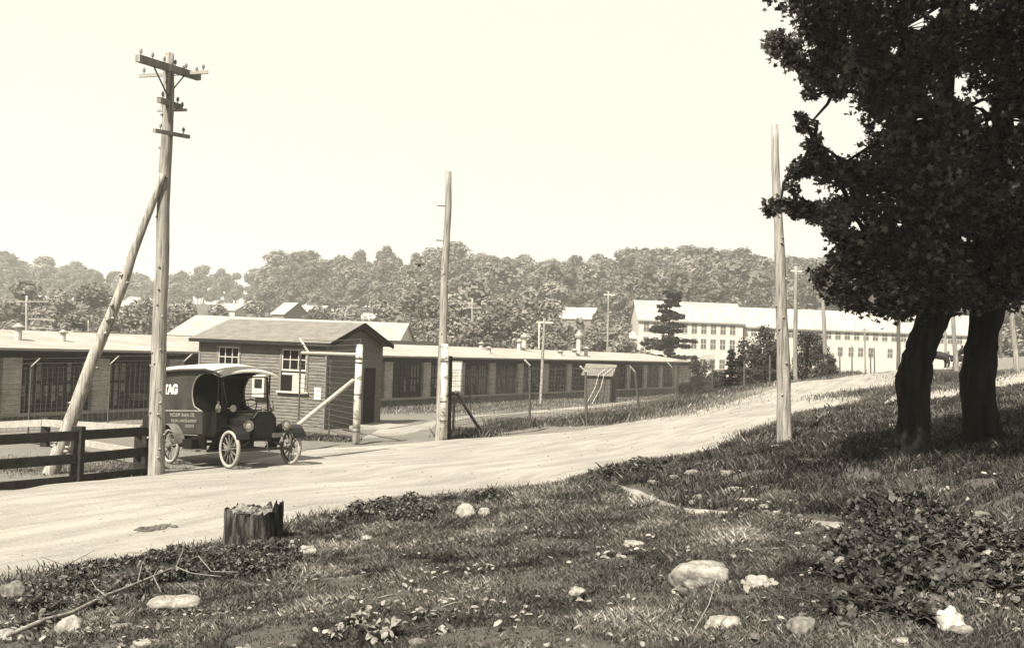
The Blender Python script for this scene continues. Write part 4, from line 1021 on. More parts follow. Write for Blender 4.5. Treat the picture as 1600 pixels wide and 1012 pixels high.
MB().box((-1.9, -.76, .342), (-1.5, -.60, .55)).build('toolbox', M['van_black'], K)
MB().beam((0, -.66, .36), (0, .66, .36), .05, .06).tube([(0, -.5, .42), (0, -.2, .55), (0, .2, .55), (0, .5, .42)], .025, 6).tube([(.02, -.6, .33), (-.8, 0, .4)], .013, 6).tube([(.02, .6, .33), (-.8, 0, .4)], .013, 6).build('front_axle', M['steel'], K)
MB().beam((-2.54, -.66, .387), (-2.54, .66, .387), .07, .07).lathe([(.04, -.12), (.13, 0), (.04, .12)], (-2.54, 0, .387), 12, 'y').build('rear_axle', M['steel'], K)
MB().beam((.1, -.25, .55), (-3.3, -.35, .56), .05, .09).beam((.1, .25, .55), (-3.3, .35, .56), .05, .09).build('chassis_rail', M['van_black'], K)
MB().box((.16, .16, .6), (.17, .42, .69)).build('number_plate', M['dust'], K)
MB().lathe([(.02, -.1), (.03, .0), (.07, .1), (.075, .11)], (-.5, -.42, 1.2), 12, 'x').build('horn', M['brass'], K)
def lettering(txt, size, x, z, mat, align='CENTER', off=.0, sx=1.0, name='lettering', bold=0):
    cu = bpy.data.curves.new('letter', 'FONT'); cu.body = txt; cu.size = size; cu.align_x = align; cu.extrude = .001; cu.offset = bold
    ob = bpy.data.objects.new('tmp', cu); COL.objects.link(ob); dg = bpy.context.evaluated_depsgraph_get(); dg.update()
    me = bpy.data.meshes.new_from_object(ob.evaluated_get(dg)); bpy.data.objects.remove(ob)
    me.materials.clear(); me.materials.append(mat)
    l = link(name, me, K); l.location = (x, -yb - .006, z); l.rotation_euler = (R(90), 0, 0); l.scale = (sx, 1, 1); return l
lettering('TAG', .28, -2.74, 1.52, M['text'], bold=.016, sx=1.15)
lettering('VACUUM  Brakels  OIL', .115, -2.2, 1.02, M['text_dull'], bold=.003)
lettering('ROLLING  CHARTER & SUNDRY', .085, -2.12, .90, M['text_dull'], bold=.002, sx=.95)
lettering('LACHUTE', .09, -1.85, .79, M['text_dull'], bold=.002)

# ------------------------------------------------------------------ horse and cart far up the road
hb = foot(1468, 72); HH = Vector(hb)
def skin_obj(name, verts, edges, radii, mat, parent=None, sub=1):
    me = bpy.data.meshes.new(name); me.from_pydata(verts, edges, []); ob = bpy.data.objects.new('tmp', me); COL.objects.link(ob)
    md = ob.modifiers.new('s', 'SKIN'); sv = me.skin_vertices[0].data
    for i, r_ in enumerate(radii): sv[i].radius = (r_, r_) if not isinstance(r_, tuple) else r_
    sv[0].use_root = True
    ss = ob.modifiers.new('u', 'SUBSURF'); ss.levels = sub; ss.render_levels = sub
    dg = bpy.context.evaluated_depsgraph_get(); dg.update(); m2 = bpy.data.meshes.new_from_object(ob.evaluated_get(dg)); bpy.data.objects.remove(ob)
    m2.materials.clear(); m2.materials.append(mat); m2.shade_smooth(); return link(name, m2, parent)
hv = [(0,0,1.15),(.75,0,1.18),(-.6,0,1.2),(-.95,0,1.5),(-1.2,0,1.85),(-1.45,0,1.75),(-1.7,0,1.55),
      (-.6,-.18,1.0),(-.62,-.2,.6),(-.58,-.2,.12),(-.62,.2,1.0),(-.7,.2,.6),(-.62,.2,.12),
      (.8,-.2,.95),(.95,-.2,.6),(.85,-.2,.12),(.75,.2,.95),(.82,.2,.6),(.72,.2,.12),(1.05,0,1.2),(1.15,0,.7)]
he = [(0,1),(0,2),(2,3),(3,4),(4,5),(5,6),(2,7),(7,8),(8,9),(2,10),(10,11),(11,12),(1,13),(13,14),(14,15),(1,16),(16,17),(17,18),(1,19),(19,20)]
hr = [.3,.29,.27,.2,.15,.12,.08,.14,.08,.06,.14,.08,.06,.17,.09,.06,.17,.09,.06,.07,.05]
ho = skin_obj('horse', hv, he, hr, M['horse']); ho.location = HH + Vector((-.4, 0, .0)); ho.rotation_euler = (0, 0, R(-12))
tag(ho, 'dark horse harnessed to the cart, seen between the maple trunks', 'horse')
ct = empty('horse_cart', HH + Vector((1.5, -.1, 0)), R(-12), 'small dark two-wheeled cart behind the horse on the far road', 'cart')
MB().box((-.6, -.5, .75), (.9, .5, .82)).box((-.6, -.52, .82), (.9, -.48, 1.2)).box((-.6, .48, .82), (.9, .52, 1.2)).box((.86, -.48, .82), (.9, .48, 1.35)).build('body', M['soot'], ct)
MB().tube([(-.6, -.4, .8), (-2.4, -.35, 1.0)], .03, 6).tube([(-.6, .4, .8), (-2.4, .35, 1.0)], .03, 6).build('shaft', M['soot'], ct)
for s_ in (-1, 1):
    wh = MB().tube([(.1 + .55 * math.cos(2*math.pi*k/20), s_ * .62, .55 + .55 * math.sin(2*math.pi*k/20)) for k in range(21)], .035, 6, cap=False)
    for k in range(8): a = k * math.pi / 4; wh.tube([(.1, s_ * .62, .55), (.1 + .55*math.cos(a), s_ * .62, .55 + .55*math.sin(a))], .018, 5)
    wh.build('wheel', M['soot'], ct)
pv = [(0,0,.0),(0,0,.32),(0,0,.5),(0,0,.68),(.0,-.2,.42),(-.22,-.24,.2),(-.42,-.2,.2),(0,.2,.42),(-.22,.24,.2),(-.42,.2,.2),(-.38,-.1,0),(-.45,-.1,-.4),(-.38,.1,0),(-.45,.1,-.4)]
pe = [(0,1),(1,2),(2,3),(1,4),(4,5),(5,6),(1,7),(7,8),(8,9),(0,10),(10,11),(0,12),(12,13)]
po = skin_obj('person', pv, pe, [.17,.18,.08,.12,.08,.06,.05,.08,.06,.05,.1,.07,.1,.07], M['soot']); po.location = ct.location + Vector((.0, 0, 1.25)); po.rotation_euler = (0, 0, R(-12))
tag(po, 'driver in dark clothes sitting on the horse cart', 'person')

# ------------------------------------------------------------------ shrubs behind the roadside fence
def bush(px, pyt, D, wpx, label, pr=0):
    p = P(px, pyt, D); g_ = foot(px, D); me, tm, H = bushp[pr]; h = p.z - g_.z
    e = empty('bush', g_, rnd.uniform(0, 6), label, 'bush', 'bushes along the roadside fence'); e.scale = (wpx / F * D / 2.6, wpx / F * D / 2.6, h / 2.9)
    link('crown', me, e); link('trunk', tm, e)
bush(1194, 504, 60, 72, 'tall round dark bush left of the bare pale roadside pole', 0)
bush(1262, 514, 60, 66, 'broad round bush directly behind the crossarm pole right of the pale pole', 1)
bush(1292, 550, 58, 34, 'low bush at the foot of the leaning bare pole', 2)
bush(1088, 560, 66, 36, 'small bush at the right end of the brick factory', 2)
bush(1120, 575, 60, 40, 'low bush behind the fence right of the factory end', 1)
bush(1170, 572, 56, 46, 'low bush at the foot of the tall round bush', 2)
bush(1225, 570, 56, 40, 'low shrub behind the base of the pale roadside pole', 0)
bush(1072, 596, 62, 30, 'lowest scrubby bush before the blank factory end wall', 1)
bush(1480, 596, 47, 1, 'x', 1) if False else None
def conifer(px, pyt, D, wpx, label, mat='leafD', tiers=11, n=5200, name='pine_tree', leaf=.16, seed=1, base=None, gap=.25, pw=.75):
    g_ = foot(px, D); p = P(px, pyt, D); H = p.z - g_.z; Wd = wpx / F * D; rg = np.random.RandomState(seed)
    e = empty(name, g_, 0, label, 'tree'); C = []; Nn = []; tb = MB().tube([(0, 0, -.5), (0, 0, H * .5), (0, 0, H)], [H * .018, H * .011, .02], 7)
    for k in range(tiers):
        f = gap + (1 - gap) * k / tiers; z0 = H * f; rmax = Wd / 2 * (1 - f) ** pw * rg.uniform(.75, 1.15) + .15
        nbr = 6 if tiers < 16 else 8
        for j in range(nbr):
            a = j * 6.28 / nbr + k * .7 + rg.uniform(-.5, .5); L = rmax * rg.uniform(.3, 1.3); z0 = H * min(.985, f + rg.uniform(-.6, .6) * (1 - gap) / tiers); dr = rg.uniform(-.2, .08)
            tb.tube([(0, 0, z0), (L * .9 * math.cos(a), L * .9 * math.sin(a), z0 + dr * L * .9)], [.04, .012], 4)
            m = max(6, int(n / tiers / nbr * (rmax / (Wd / 2)) * 1.6)); r_ = L * rg.uniform(.15, 1, m) ** .8
            sw_ = rg.normal(size=m) * .13 * L * (1 - r_ / L * .4)
            C.append(np.c_[r_ * math.cos(a) - sw_ * math.sin(a), r_ * math.sin(a) + sw_ * math.cos(a), z0 + dr * r_ + rg.normal(size=m) * H * .006])
            Nn.append(rg.normal(size=(m, 3)) * .5 + [0, 0, 1])
    me = leaf_mesh('crown', np.vstack(C), np.vstack(Nn), leaf, M[mat], rng=rg); link('crown', me, e); tb.build('trunk', M['bark'], e); return e
conifer(1042, 446, 118, 86, 'dark layered pine tree before the left white mill block', leaf=.28, n=12000, seed=3, gap=.10, tiers=12, pw=.5)
conifer(1141, 545, 57, 28, 'small dark spruce behind the fence, left one of the pair', n=3000, leaf=.1, name='spruce_tree', tiers=18, seed=5, gap=.05)
conifer(1155, 553, 58, 24, 'small dark spruce behind the fence, right one of the pair', n=3000, leaf=.1, name='spruce_tree', tiers=18, seed=6, gap=.05)

# ------------------------------------------------------------------ foreground maples
GAPS = [(1330,205,27),(1300,222,10),(1498,132,11),(1538,168,15),(1545,192,8),(1435,38,14),(1290,165,14),(1268,168,10),(1312,300,7),(1372,200,9),(1398,78,6),(1545,345,8),(1565,382,9),(1588,190,9),(1438,185,8),(1460,20,12),(1322,300,8),(1342,352,12),(1405,350,7),(1520,12,8),(1478,395,6),(1505,372,6),(1240,232,10)]
def maple(label, trunk, blobs, nleaf, seed, fork):
    rg = np.random.RandomState(seed); rr = random.Random(seed)
    base = Vector(trunk[0][0]); base.z = T(base.x, base.y)
    e = empty('maple_tree', base, 0, label, 'tree', 'maples at the right of the road')
    path = [Vector(p) - base for p, r_ in trunk]; rad = [r_ for p, r_ in trunk]
    # densify
    pp_, rr2 = [], []
    for i in range(len(path) - 1):
        for k in range(5):
            t = k / 5; pp_.append(path[i].lerp(path[i + 1], t) + Vector((rr.uniform(-.012, .012), rr.uniform(-.012, .012), 0))); rr2.append((rad[i] * (1 - t) + rad[i + 1] * t) * rr.uniform(.97, 1.04))
    pp_.append(path[-1]); rr2.append(rad[-1])
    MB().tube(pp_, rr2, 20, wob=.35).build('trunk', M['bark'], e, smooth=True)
    tb = MB(); top = path[-1]
    C0 = [(Vector(b[:3]) - base, b[3]) for b in blobs]
    for c, r_ in C0:
        dc = lambda q: min((q - path[k]).length for k in fork)
        cand = [q for q, _ in C0 if dc(q) < dc(c) - .15 and (q - c).length < 1.3]
        st = min(cand, key=lambda q: (q - c).length) if cand else min((path[k] for k in fork), key=lambda q: (q - c).length)
        if (st - c).length > 1.6 and rr.random() < .7: continue
        mid = st.lerp(c, .5) + Vector((rr.uniform(-.12, .12), rr.uniform(-.12, .12), rr.uniform(.0, .12)))
        tb.tube([st, st.lerp(mid, .5) + Vector((0, 0, .03)), mid, mid.lerp(c, .6), c], [.035, .03, .022, .015, .006], 6)
        for k in range(5):
            d_ = Vector((rr.gauss(0, 1), rr.gauss(0, 1), rr.gauss(0, .7))).normalized() * r_ * .95
            tb.tube([c, c + d_ * .5, c + d_], [.012, .008, .003], 4)
    tb.build('limbs', M['bark'], e)
    C, d = crown_points([(c.x, c.y, c.z, r_) for c, r_ in C0], nleaf, rg, shell=.15)
    Cw = C + np.array(tuple(base)); keep = np.ones(len(C), bool)
    for px, py, r_ in GAPS:                       # open gaps between the boughs
        a_ = np.array(tuple(P(px, py, 9))); b_ = np.array(tuple(P(px, py, 18))); ab = (b_ - a_) / np.linalg.norm(b_ - a_)
        v_ = Cw - a_; tt_ = v_ @ ab; dd = np.linalg.norm(v_ - tt_[:, None] * ab, axis=1)
        keep &= dd > r_ / F * 13.5 * (1 + .35 * np.sin(Cw[:, 0] * 9 + Cw[:, 2] * 13))
    C = C[keep]; nleaf = len(C)
    Nn = rg.normal(size=C.shape) * .8 + np.array([0, 0, .7])
    sz = rg.uniform(.026, .068, nleaf)
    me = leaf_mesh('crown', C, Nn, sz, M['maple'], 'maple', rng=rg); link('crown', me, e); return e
def blobs_from(lst, Ds, rg):
    out = []
    for (px, py, r) in lst:
        for D in Ds:
            p = P(px + rg.uniform(-.2, .2) * r, py + rg.uniform(-.2, .2) * r, D + rg.uniform(-.35, .35)); out.append((p.x, p.y, p.z, r / F * D))
    return out
rA = random.Random(3)
La = [(1222,72,22),(1243,95,16),(1208,60,12),(1262,12,24),(1282,48,30),(1300,88,30),(1325,30,44),(1340,110,36),(1275,118,18),(1268,148,12),(1400,50,65),(1390,125,50),(1306,142,15),(1252,182,9),(1260,200,12),(1274,226,14),(1284,250,14),(1243,268,13),(1262,262,15),(1236,292,10),
      (1296,270,22),(1320,268,22),(1204,326,12),(1222,318,12),(1246,325,16),(1272,330,18),(1300,336,24),(1345,285,30),(1330,325,26),(1305,362,13),(1350,368,34),(1405,210,50),(1400,290,60),(1390,385,55),(1345,432,34),(1312,408,18),
      (1400,455,38),(1450,425,50),(1440,350,55),(1460,265,55),(1455,190,50),(1450,100,45),(1372,160,22),(1325,388,14),(1380,480,18),(1415,486,18),(1300,445,24),(1325,462,20),(1285,430,14),(1345,470,18),(1470,470,26),(1500,462,24),(1500,330,50)]
Lb = [(1520,40,60),(1585,50,60),(1545,105,40),(1590,150,45),(1545,180,30),(1510,225,50),(1580,250,50),(1530,300,55),(1590,330,55),(1520,385,55),(1580,410,50),(1545,445,40),
      (1500,430,30),(1620,200,60),(1630,380,60),(1640,80,70),(1600,455,25),(1530,472,22),(1575,468,18),(1490,180,26)]
TA = [(foot(1418, 13.2) - Vector((0,0,.3)), .36), (foot(1420, 13.2) + Vector((0,0,.08)), .235), (P(1425,662,13.2), .19), (P(1427,600,13.2), .195), (P(1434,560,13.2), .19), (P(1447,528,13.2), .18),
      (P(1457,500,13.2), .20), (P(1462,440,13.3), .17), (P(1470,330,13.5), .14), (P(1475,180,13.7), .11), (P(1490,0,14), .08), (P(1500,-250,14.2), .05)]
TB = [(foot(1536, 14) - Vector((0,0,.3)), .38), (foot(1534, 14) + Vector((0,0,.1)), .25), (P(1529,662,14), .21), (P(1525,600,14), .205), (P(1533,548,14), .185), (P(1541,495,14), .19),
      (P(1552,440,14.1), .19), (P(1560,330,14.3), .15), (P(1570,180,14.5), .12), (P(1580,0,14.8), .09), (P(1590,-250,15), .05)]
bA = blobs_from(La, (12.4, 13.6, 14.6), rA); bB = blobs_from(Lb, (13.0, 14.2, 15.2), rA)
upA = [(1300,-60,75),(1400,-90,90),(1250,-40,50),(1340,-210,110),(1450,-240,120)]; upB = [(1520,-90,95),(1620,-80,95),(1560,-250,120),(1690,150,110),(1700,330,100),(1690,-100,120)]
bA += blobs_from(upA, (11.6, 13.8), rA); bB += blobs_from(upB, (12.6, 14.8), rA)
# unseen crown lobes above the picture, added to shade the trunks and grass
for px, py, r, D in ((1345,-105,95,10.2),(1240,-510,150,9.0),(1350,-440,130,9.3),(1480,-330,170,9.0),(1600,-420,200,8.5),(1380,-160,120,10.3),(1500,-170,130,10.6),(1300,-120,80,11)): p = P(px, py, D); bA.append((p.x, p.y, p.z, r / F * D))
for px, py, r, D in ((1620,-160,140,10.8),(1750,-60,150,11.5),(1800,200,130,13)): p = P(px, py, D); bB.append((p.x, p.y, p.z, r / F * D))
# both maples, crowns including the added shading lobes
maple('left one of two dark maples, its trunk bending right, leaves reaching over the road', TA, bA, 80000, 31, (6, 7, 8, 9, 10))
maple('right one of two dark maples, straighter thick trunk near the right edge of the picture', TB, bB, 56000, 32, (6, 7, 8, 9))

# ------------------------------------------------------------------ rocks
import bmesh
def rock_mesh(seed, sx, sy, sz, rough=.28, mat='rock'):
    bm = bmesh.new(); bmesh.ops.create_icosphere(bm, subdivisions=4, radius=1)
    o = Vector((seed * 3.7, seed * 1.3, 0))
    for v in bm.verts:
        p = v.co.copy(); n1 = mnoise.noise(p * .9 + o) * rough * 1.6 + mnoise.noise(p * 2.3 + o) * rough * .6 + mnoise.noise(p * 5 + o) * rough * .3 + mnoise.noise(p * 11 + o) * rough * .12
        q = p * (1 + n1); m = max(abs(q.x), abs(q.y), abs(q.z)); q = q.lerp(q / m * q.length * .95, .25)
        v.co = Vector((q.x * sx, q.y * sy, q.z * sz))
    me = bpy.data.meshes.new('rock'); bm.to_mesh(me); bm.free(); me.materials.append(M[mat]); me.shade_smooth(); return me
RK = [ # px, py of base, width px, height px, D(optional None = by ground), mat, label
 (1095,915,102,44,'rock','largest pale boulder lying in the middle of the right foreground grass',-8),
 (1183,920,46,26,'rock','rounded boulder just right of the largest boulder',10),
 (1133,982,58,24,'rock','lumpy pale rock near the bottom below the largest boulder',0),
 (1254,990,46,36,'rock_dark','dull round rock at the bottom right of the lumpy pale rock',0),
 (1088,950,16,14,'rock','fist-sized white stone below the largest boulder',0),
 (902,928,28,14,'rock','small pale stone alone in the middle foreground grass',5),
 (991,852,38,9,'rock','flat pale slab stone in the grass below the footpath',0),
 (725,810,34,28,'rock','bright round stone at the road edge right of the stump',0),
 (757,805,18,16,'rock','small stone touching the right of the bright round roadside stone',20),
 (481,871,34,20,'rock','bright white stone just right of the stump brush pile',0),
 (270,953,80,26,'rock','long low pale rock under the fallen branch',12),
 (106,1000,46,44,'rock','upright egg-shaped pale rock below the fallen branch at bottom left',20),
 (12,1010,60,30,'rock','flat rock in the bottom left corner',0),
 (20,945,44,46,'rock_dark','dull tall rock at the left edge by the branch tip',0),
 (900,769,24,12,'rock','pale stone at the start of the footpath by the road',0),
 (969,768,30,13,'rock','pale stone in the bend of the footpath',0),
 (1152,774,46,14,'rock','broad flat-topped stone above the footpath',0),
 (1112,734,17,13,'rock','small white stone on the bank above the footpath',0),
 (1222,705,34,13,'rock','pale stone at the foot of the bare roadside pole',0),
 (1172,784,32,7,'rock','thin flat stone just below the broad flat-topped stone',0),
 (1384,707,22,10,'rock','pale stone left of the left maple trunk',0),
 (1552,880,40,28,'rock','angular pale rock in the weeds at the right edge',25),
 (1553,825,18,12,'rock','small white stone above the angular rock at the right',0),
 (1567,938,26,12,'rock','low pale stone at right edge below the angular rock',0),
 (1590,845,24,14,'rock','pale stone cut by the right edge of the picture',0),
 (655,1010,34,14,'rock_dark','half-buried stone at the bottom, right of the leaf cluster',0),
 (840,779,16,8,'rock','small stone at the road edge between round stone and footpath',0),
 (1475,768,20,7,'rock','thin pale stone in the shade below the maples, left of its twin',20),
 (1497,741,12,7,'rock','tiny bright stone in the shade under the maples',0),
 (1488,988,46,44,'white_rock','brightest white notched stone among the dark weeds at bottom right',0),
 (225,1010,46,14,'rock','half-sunk stone at the bottom below the long low rock',0),
 (545,851,14,8,'rock','first small stone right of the white stone by the stump',0),
 (573,845,20,12,'rock','second small stone on the bank between stump and round stone',0),
 (185,985,30,12,'rock_dark','dull stone right of the egg-shaped rock',0),
 (1005,781,22,8,'rock','stone on the left edge of the footpath',0),
 (1085,801,16,6,'rock','small stone set in the middle of the footpath',0),
 (1500,985,44,14,'rock_dark','flat stone at the bottom under the big white leaf',0),
 (1410,1004,30,10,'rock','pale stone at the bottom edge left of the big white leaf',0),
 (1395,668,12,8,'rock','small stone in the grass beside the side track',0),
 (1345,760,12,6,'rock','tiny stone in the grass right of the broad flat-topped stone',0)]
def gdist(px, py):
    # march along the pixel's ray to the ground
    d = ray(px, py); lo, hi = 3.5, None; D = 3.5
    while D < 90:
        p = EYE + d * D
        if p.z < T(p.x, p.y): hi = D; break
        lo = D; D *= 1.04
    if hi is None: return 60
    for _ in range(12):
        m_ = (lo + hi) / 2; p = EYE + d * m_
        if p.z < T(p.x, p.y): hi = m_
        else: lo = m_
    return lo
avoid = []
for i, (px, py, wp, hp_, mt, lb, yw) in enumerate(RK):
    D = gdist(px, py - hp_ * .15); p = EYE + ray(px, py - hp_ * .15) * D
    sx = wp / F * D / 2 / 1.08; sz = hp_ / F * D * .62; me = rock_mesh(i + 2, sx, sx * .8, sz, .5 if mt == 'white_rock' else .24, mt)
    o = link('rock', me, None, (p.x, p.y + sx * .3, p.z + sz * .02)); o.rotation_euler = (0, 0, R(yw))
    tag(o, lb, 'rock', 'stones in the roadside grass'); avoid.append((p.x, p.y + sx * .3, sx * 1.05))

for lb, n_, pts4, smin, smax in (('one of the small pale stones strewn on the bank between the road and the footpath', 22, ((960,750),(1135,715),(1140,745),(990,765)), 5, 15),
   ('one of the small pale stones along the upper side of the footpath', 16, ((985,768),(1180,786),(1300,818),(1060,789)), 5, 13),
   ('one of the pale stones among the weeds at the right edge of the picture', 24, ((1480,790),(1592,800),(1592,950),(1500,910)), 7, 18),
   ('one of the small pale stones around the fallen branch at bottom left', 16, ((15,950),(180,900),(260,985),(30,1000)), 5, 14),
   ('one of the small stones in the bottom right grass near the dull round rock', 14, ((1150,930),(1300,950),(1460,1004),(1180,1004)), 5, 14),
   ('one of the small stones on the road edge between stump and bright round stone', 10, ((500,835),(690,785),(690,800),(520,850)), 4, 9)):
    rk = random.Random(len(lb)); base_me = [rock_mesh(200 + q, 1, .8, .6, .3) for q in range(3)]
    for q in range(n_):
        u, v = rk.random(), rk.random(); a_, b_, c_, d_ = pts4
        px = (a_[0] * (1 - u) + b_[0] * u) * (1 - v) + (d_[0] * (1 - u) + c_[0] * u) * v; py = (a_[1] * (1 - u) + b_[1] * u) * (1 - v) + (d_[1] * (1 - u) + c_[1] * u) * v
        D = gdist(px, py); p = EYE + ray(px, py) * D; s_ = rk.uniform(smin, smax) * 1.45 / F * D / 2
        o = link('small_stone', base_me[q % 3], None, (p.x, p.y, p.z + s_ * .5 + .015)); o.scale = (s_, s_ * rk.uniform(.6, 1), s_ * rk.uniform(.6, 1)); o.rotation_euler = (0, 0, rk.uniform(0, 6))
        tag(o, lb, 'stone', lb.replace('one of the ', ''))
# ------------------------------------------------------------------ stump, branches, brush
sD = 12.9; sc_ = P(395, 846, sD); sz0 = T(sc_.x, sD)
st = empty('tree_stump', (sc_.x, sD, sz0), 0, 'ragged old tree stump with grooved bark at the road edge', 'tree stump')
n = 96; prof_ = []; V = []; Fs = []
rg = random.Random(4)
groove = [rg.uniform(-1, 1) for _ in range(n)]
def gr(k, z): 
    a = 2 * math.pi * k / n
    return .07 * mnoise.noise(Vector((math.cos(a) * 1.8, math.sin(a) * 1.8, z * 1.5))) + .03 * mnoise.noise(Vector((math.cos(a) * 7, math.sin(a) * 7, z * 2.5))) + .02 * abs(mnoise.noise(Vector((math.cos(a) * 16, math.sin(a) * 16, z * 4)))) 
lev = [-.2, .0, .08, .2, .32, .42, 1.0]
for li, z in enumerate(lev):
    for k in range(n):
        a = 2 * math.pi * k / n; top = .50 + .07 * mnoise.noise(Vector((math.cos(a) * 2.2 + 3, math.sin(a) * 2.2, 1))) + .09 * mnoise.noise(Vector((math.cos(a) * 9, math.sin(a) * 9, 3))) + (.10 if -.5 < a - 6.28 * (a > 3.14) < .45 else 0)
        top *= .9; zz = top if li == len(lev) - 1 else z * min(1, top / .5) * .9; r_ = .335 + .035 * math.exp(-max(z, 0) * 9) + gr(k, zz)
        V.append((r_ * math.cos(a), r_ * math.sin(a), zz))
for li in range(len(lev) - 1):
    for k in range(n): a = li * n + k; b = li * n + (k + 1) % n; Fs.append((a, b, b + n, a + n))
MB().add(V, Fs).build('bark', M['stump_bark'], st)
V = []; Fs = []
rings = 7
for j in range(rings):
    f = 1 - j / (rings - 1) * .98
    for k in range(n):
        a = 2 * math.pi * k / n; x = .325 * f * math.cos(a); y = .325 * f * math.sin(a)
        rim_z = .50 + .07 * mnoise.noise(Vector((math.cos(a) * 2.2 + 3, math.sin(a) * 2.2, 1)))
        z = (rim_z - .02) * f + (1 - f) * .45 + .05 * mnoise.noise(Vector((x * 9, y * 9, 2))) + .05 * mnoise.noise(Vector((x * 22, y * 6, 7)))
        V.append((x, y, z * .9))
for j in range(rings - 1):
    for k in range(n): a = j * n + k; b = j * n + (k + 1) % n; Fs.append((a, b, b + n, a + n))
Fs.append(tuple(range((rings - 1) * n, rings * n)))
MB().add(V, Fs).build('cut_top', M['stump_top'], st)

def twigs(parent, o, p, q, m, r0, depth, rr):
    pass
br_pts = [(12,992),(70,968),(110,958),(165,930),(190,921),(240,900),(275,885),(310,868),(345,851)]
bpth = []
for i, (px, py) in enumerate(br_pts):
    D = gdist(px, py + 10); p = EYE + ray(px, py) * (D * (1 - .0)) ; p.z = max(p.z, T(p.x, p.y) + .05); bpth.append(p)
fbr = empty('fallen_branch', bpth[4], 0, 'long bare fallen branch slanting across the brush at bottom left', 'branch'); o = bpth[4].copy()
bpth = [P(px, py, gdist(px, py + 14) * .985) for px, py in br_pts]
MB().tube([p - o for p in bpth], [.016, .018, .016, .016, .015, .013, .012, .009, .006], 7, wob=.2).build('main_stem', M['twig'], fbr, smooth=True)
tw = [((275,885),(285,862),(288,845)),((240,900),(252,925)),((275,885),(300,895),(345,900)),
      ((310,868),(330,892),(372,893)),((165,930),(150,918),(142,905)),((215,910),(222,880),(230,868)),((240,900),(246,888))]
for k, seq in enumerate(tw):
    pts_ = [P(px, py, gdist(px, py + 22) * .98) - o for px, py in seq]
    MB().tube(pts_, [.007 - .004 * i / (len(pts_) - 1) for i in range(len(pts_))], 5).build('twig', M['twig'], fbr)
for k, (a_, b_, lb) in enumerate((((68,905),(148,862),'thin dead twig sticking up from the brush beside the road, left'),((60,885),(88,892),'short dead twig at far left of the brush'),
                                  ((1075,1005),(1122,900),'thin upright twig standing beside the largest boulder'),((1040,958),(1070,953),'short pale twig lying below the largest boulder'),
                                  ((630,905),(650,896),'short pale stick in the middle foreground'),((660,1000),(745,985),'pale stick lying at the bottom beside the leaf cluster'),
                                  ((590,938),(620,932),'flat stick above the leaf cluster'),((690,952),(722,944),'forked chip of wood right of the leaf cluster'))):
    Da = gdist(*a_); Db = gdist(b_[0], max(b_[1], a_[1] - 15)); A_ = P(*a_, Da); B_ = P(*b_, min(Db, Da * 1.05))
    tag(MB().tube([A_ + Vector((0, 0, .02)), A_.lerp(B_, .5) + Vector((.03 if k == 2 else .01, 0, .03)), B_ + Vector((0, 0, .02))], [.0032, .0028, .0015] if k == 2 else [.007, .006, .003], 6).build('twig', M['litter'] if k > 1 else M['twig']), lb, 'twig', 'loose twigs in the grass')

def heap(name, label, cells, n, size, mat, shape='oval', seed=1, group=None, cat='plant', zs=1.0, up=1.0):
    rg = np.random.RandomState(seed); bl = []
    for px, py, r in cells:
        D = gdist(px, py); p = EYE + ray(px, py) * D; bl.append((p.x, p.y, p.z + r / F * D * .2, r / F * D * 1.05))
    bl = np.array(bl); ch = rg.choice(len(bl), n, p=bl[:, 3] ** 2 / (bl[:, 3] ** 2).sum())
    d = rg.normal(size=(n, 3)); d /= np.linalg.norm(d, axis=1, keepdims=True); d[:, 2] = np.abs(d[:, 2]) * zs
    C = bl[ch, :3] + d * (rg.uniform(.2, 1, n) ** .5)[:, None] * bl[ch, 3:4]
    C[:, 2] = np.maximum(C[:, 2], TN(C[:, 0], C[:, 1]) + .01)
    me = leaf_mesh('leaves', C, rg.normal(size=(n, 3)) * .7 + [0, -.1, up], size * rg.lognormal(-.15, .5, n).clip(.3, 2.2), mat, shape, rng=rg)
    e = empty(name, tuple(bl[0, :3]), 0, label, cat, group); lo = link('leaves', me, e); lo.location = -Vector(bl[0, :3]); lo['kind'] = 'stuff'
    m = MB(); rr = random.Random(seed)
    for k in range(len(bl) * 14):
        b_ = bl[k % len(bl)]; c = Vector(b_[:3]) - Vector(bl[0, :3]); c.z -= b_[3] * .2
        c = c + Vector((rr.uniform(-1, 1), rr.uniform(-1, 1), 0)) * b_[3] * .6; q = c + Vector((rr.gauss(0, 1.1), rr.gauss(0, 1.1), rr.uniform(.25, 1.25) * zs)) * b_[3]; m.tube([c, c.lerp(q, .5) + Vector((rr.gauss(0, .03), 0, .03)), q], [.006, .0045, .002], 4)
    m.build('stems', M['twig_dark'], e, kind='stuff'); return e
heap('brush_pile', 'heap of cut leafy twigs piled against the stump', [(330,872,20),(362,882,26),(400,876,28),(432,872,26),(458,868,18),(300,885,24),(340,895,32),(385,900,34),(430,900,30),(290,905,24),(460,885,20)], 9000, .019, M['ivy'], 'maple', 3, cat='brush pile', up=.2)
heap('brush_pile', 'tangle of leafy brush under the fallen branch at bottom left', [(120,905,34),(160,895,34),(205,890,32),(245,880,30),(275,870,26),(90,925,34),(140,930,34),(190,920,32),(235,910,30),(60,950,36),(30,930,30),(150,955,30),(210,945,24),(60,985,34)], 5200, .024, M['ivy'], 'diamond', 5, cat='brush pile', up=.1, zs=.45)
heap('weed_patch', 'dark clump of broad-leaved weeds filling the lower right foreground', [(1330,870,42),(1370,850,42),(1420,860,48),(1460,880,48),(1400,900,55),(1350,910,46),(1450,930,50),(1500,900,44),(1380,950,50),(1330,960,40),(1440,970,44),(1300,900,30),(1540,930,36)],
     9500, .022, M['weed'], 'oval', 7, cat='weeds', up=.25, zs=.75)
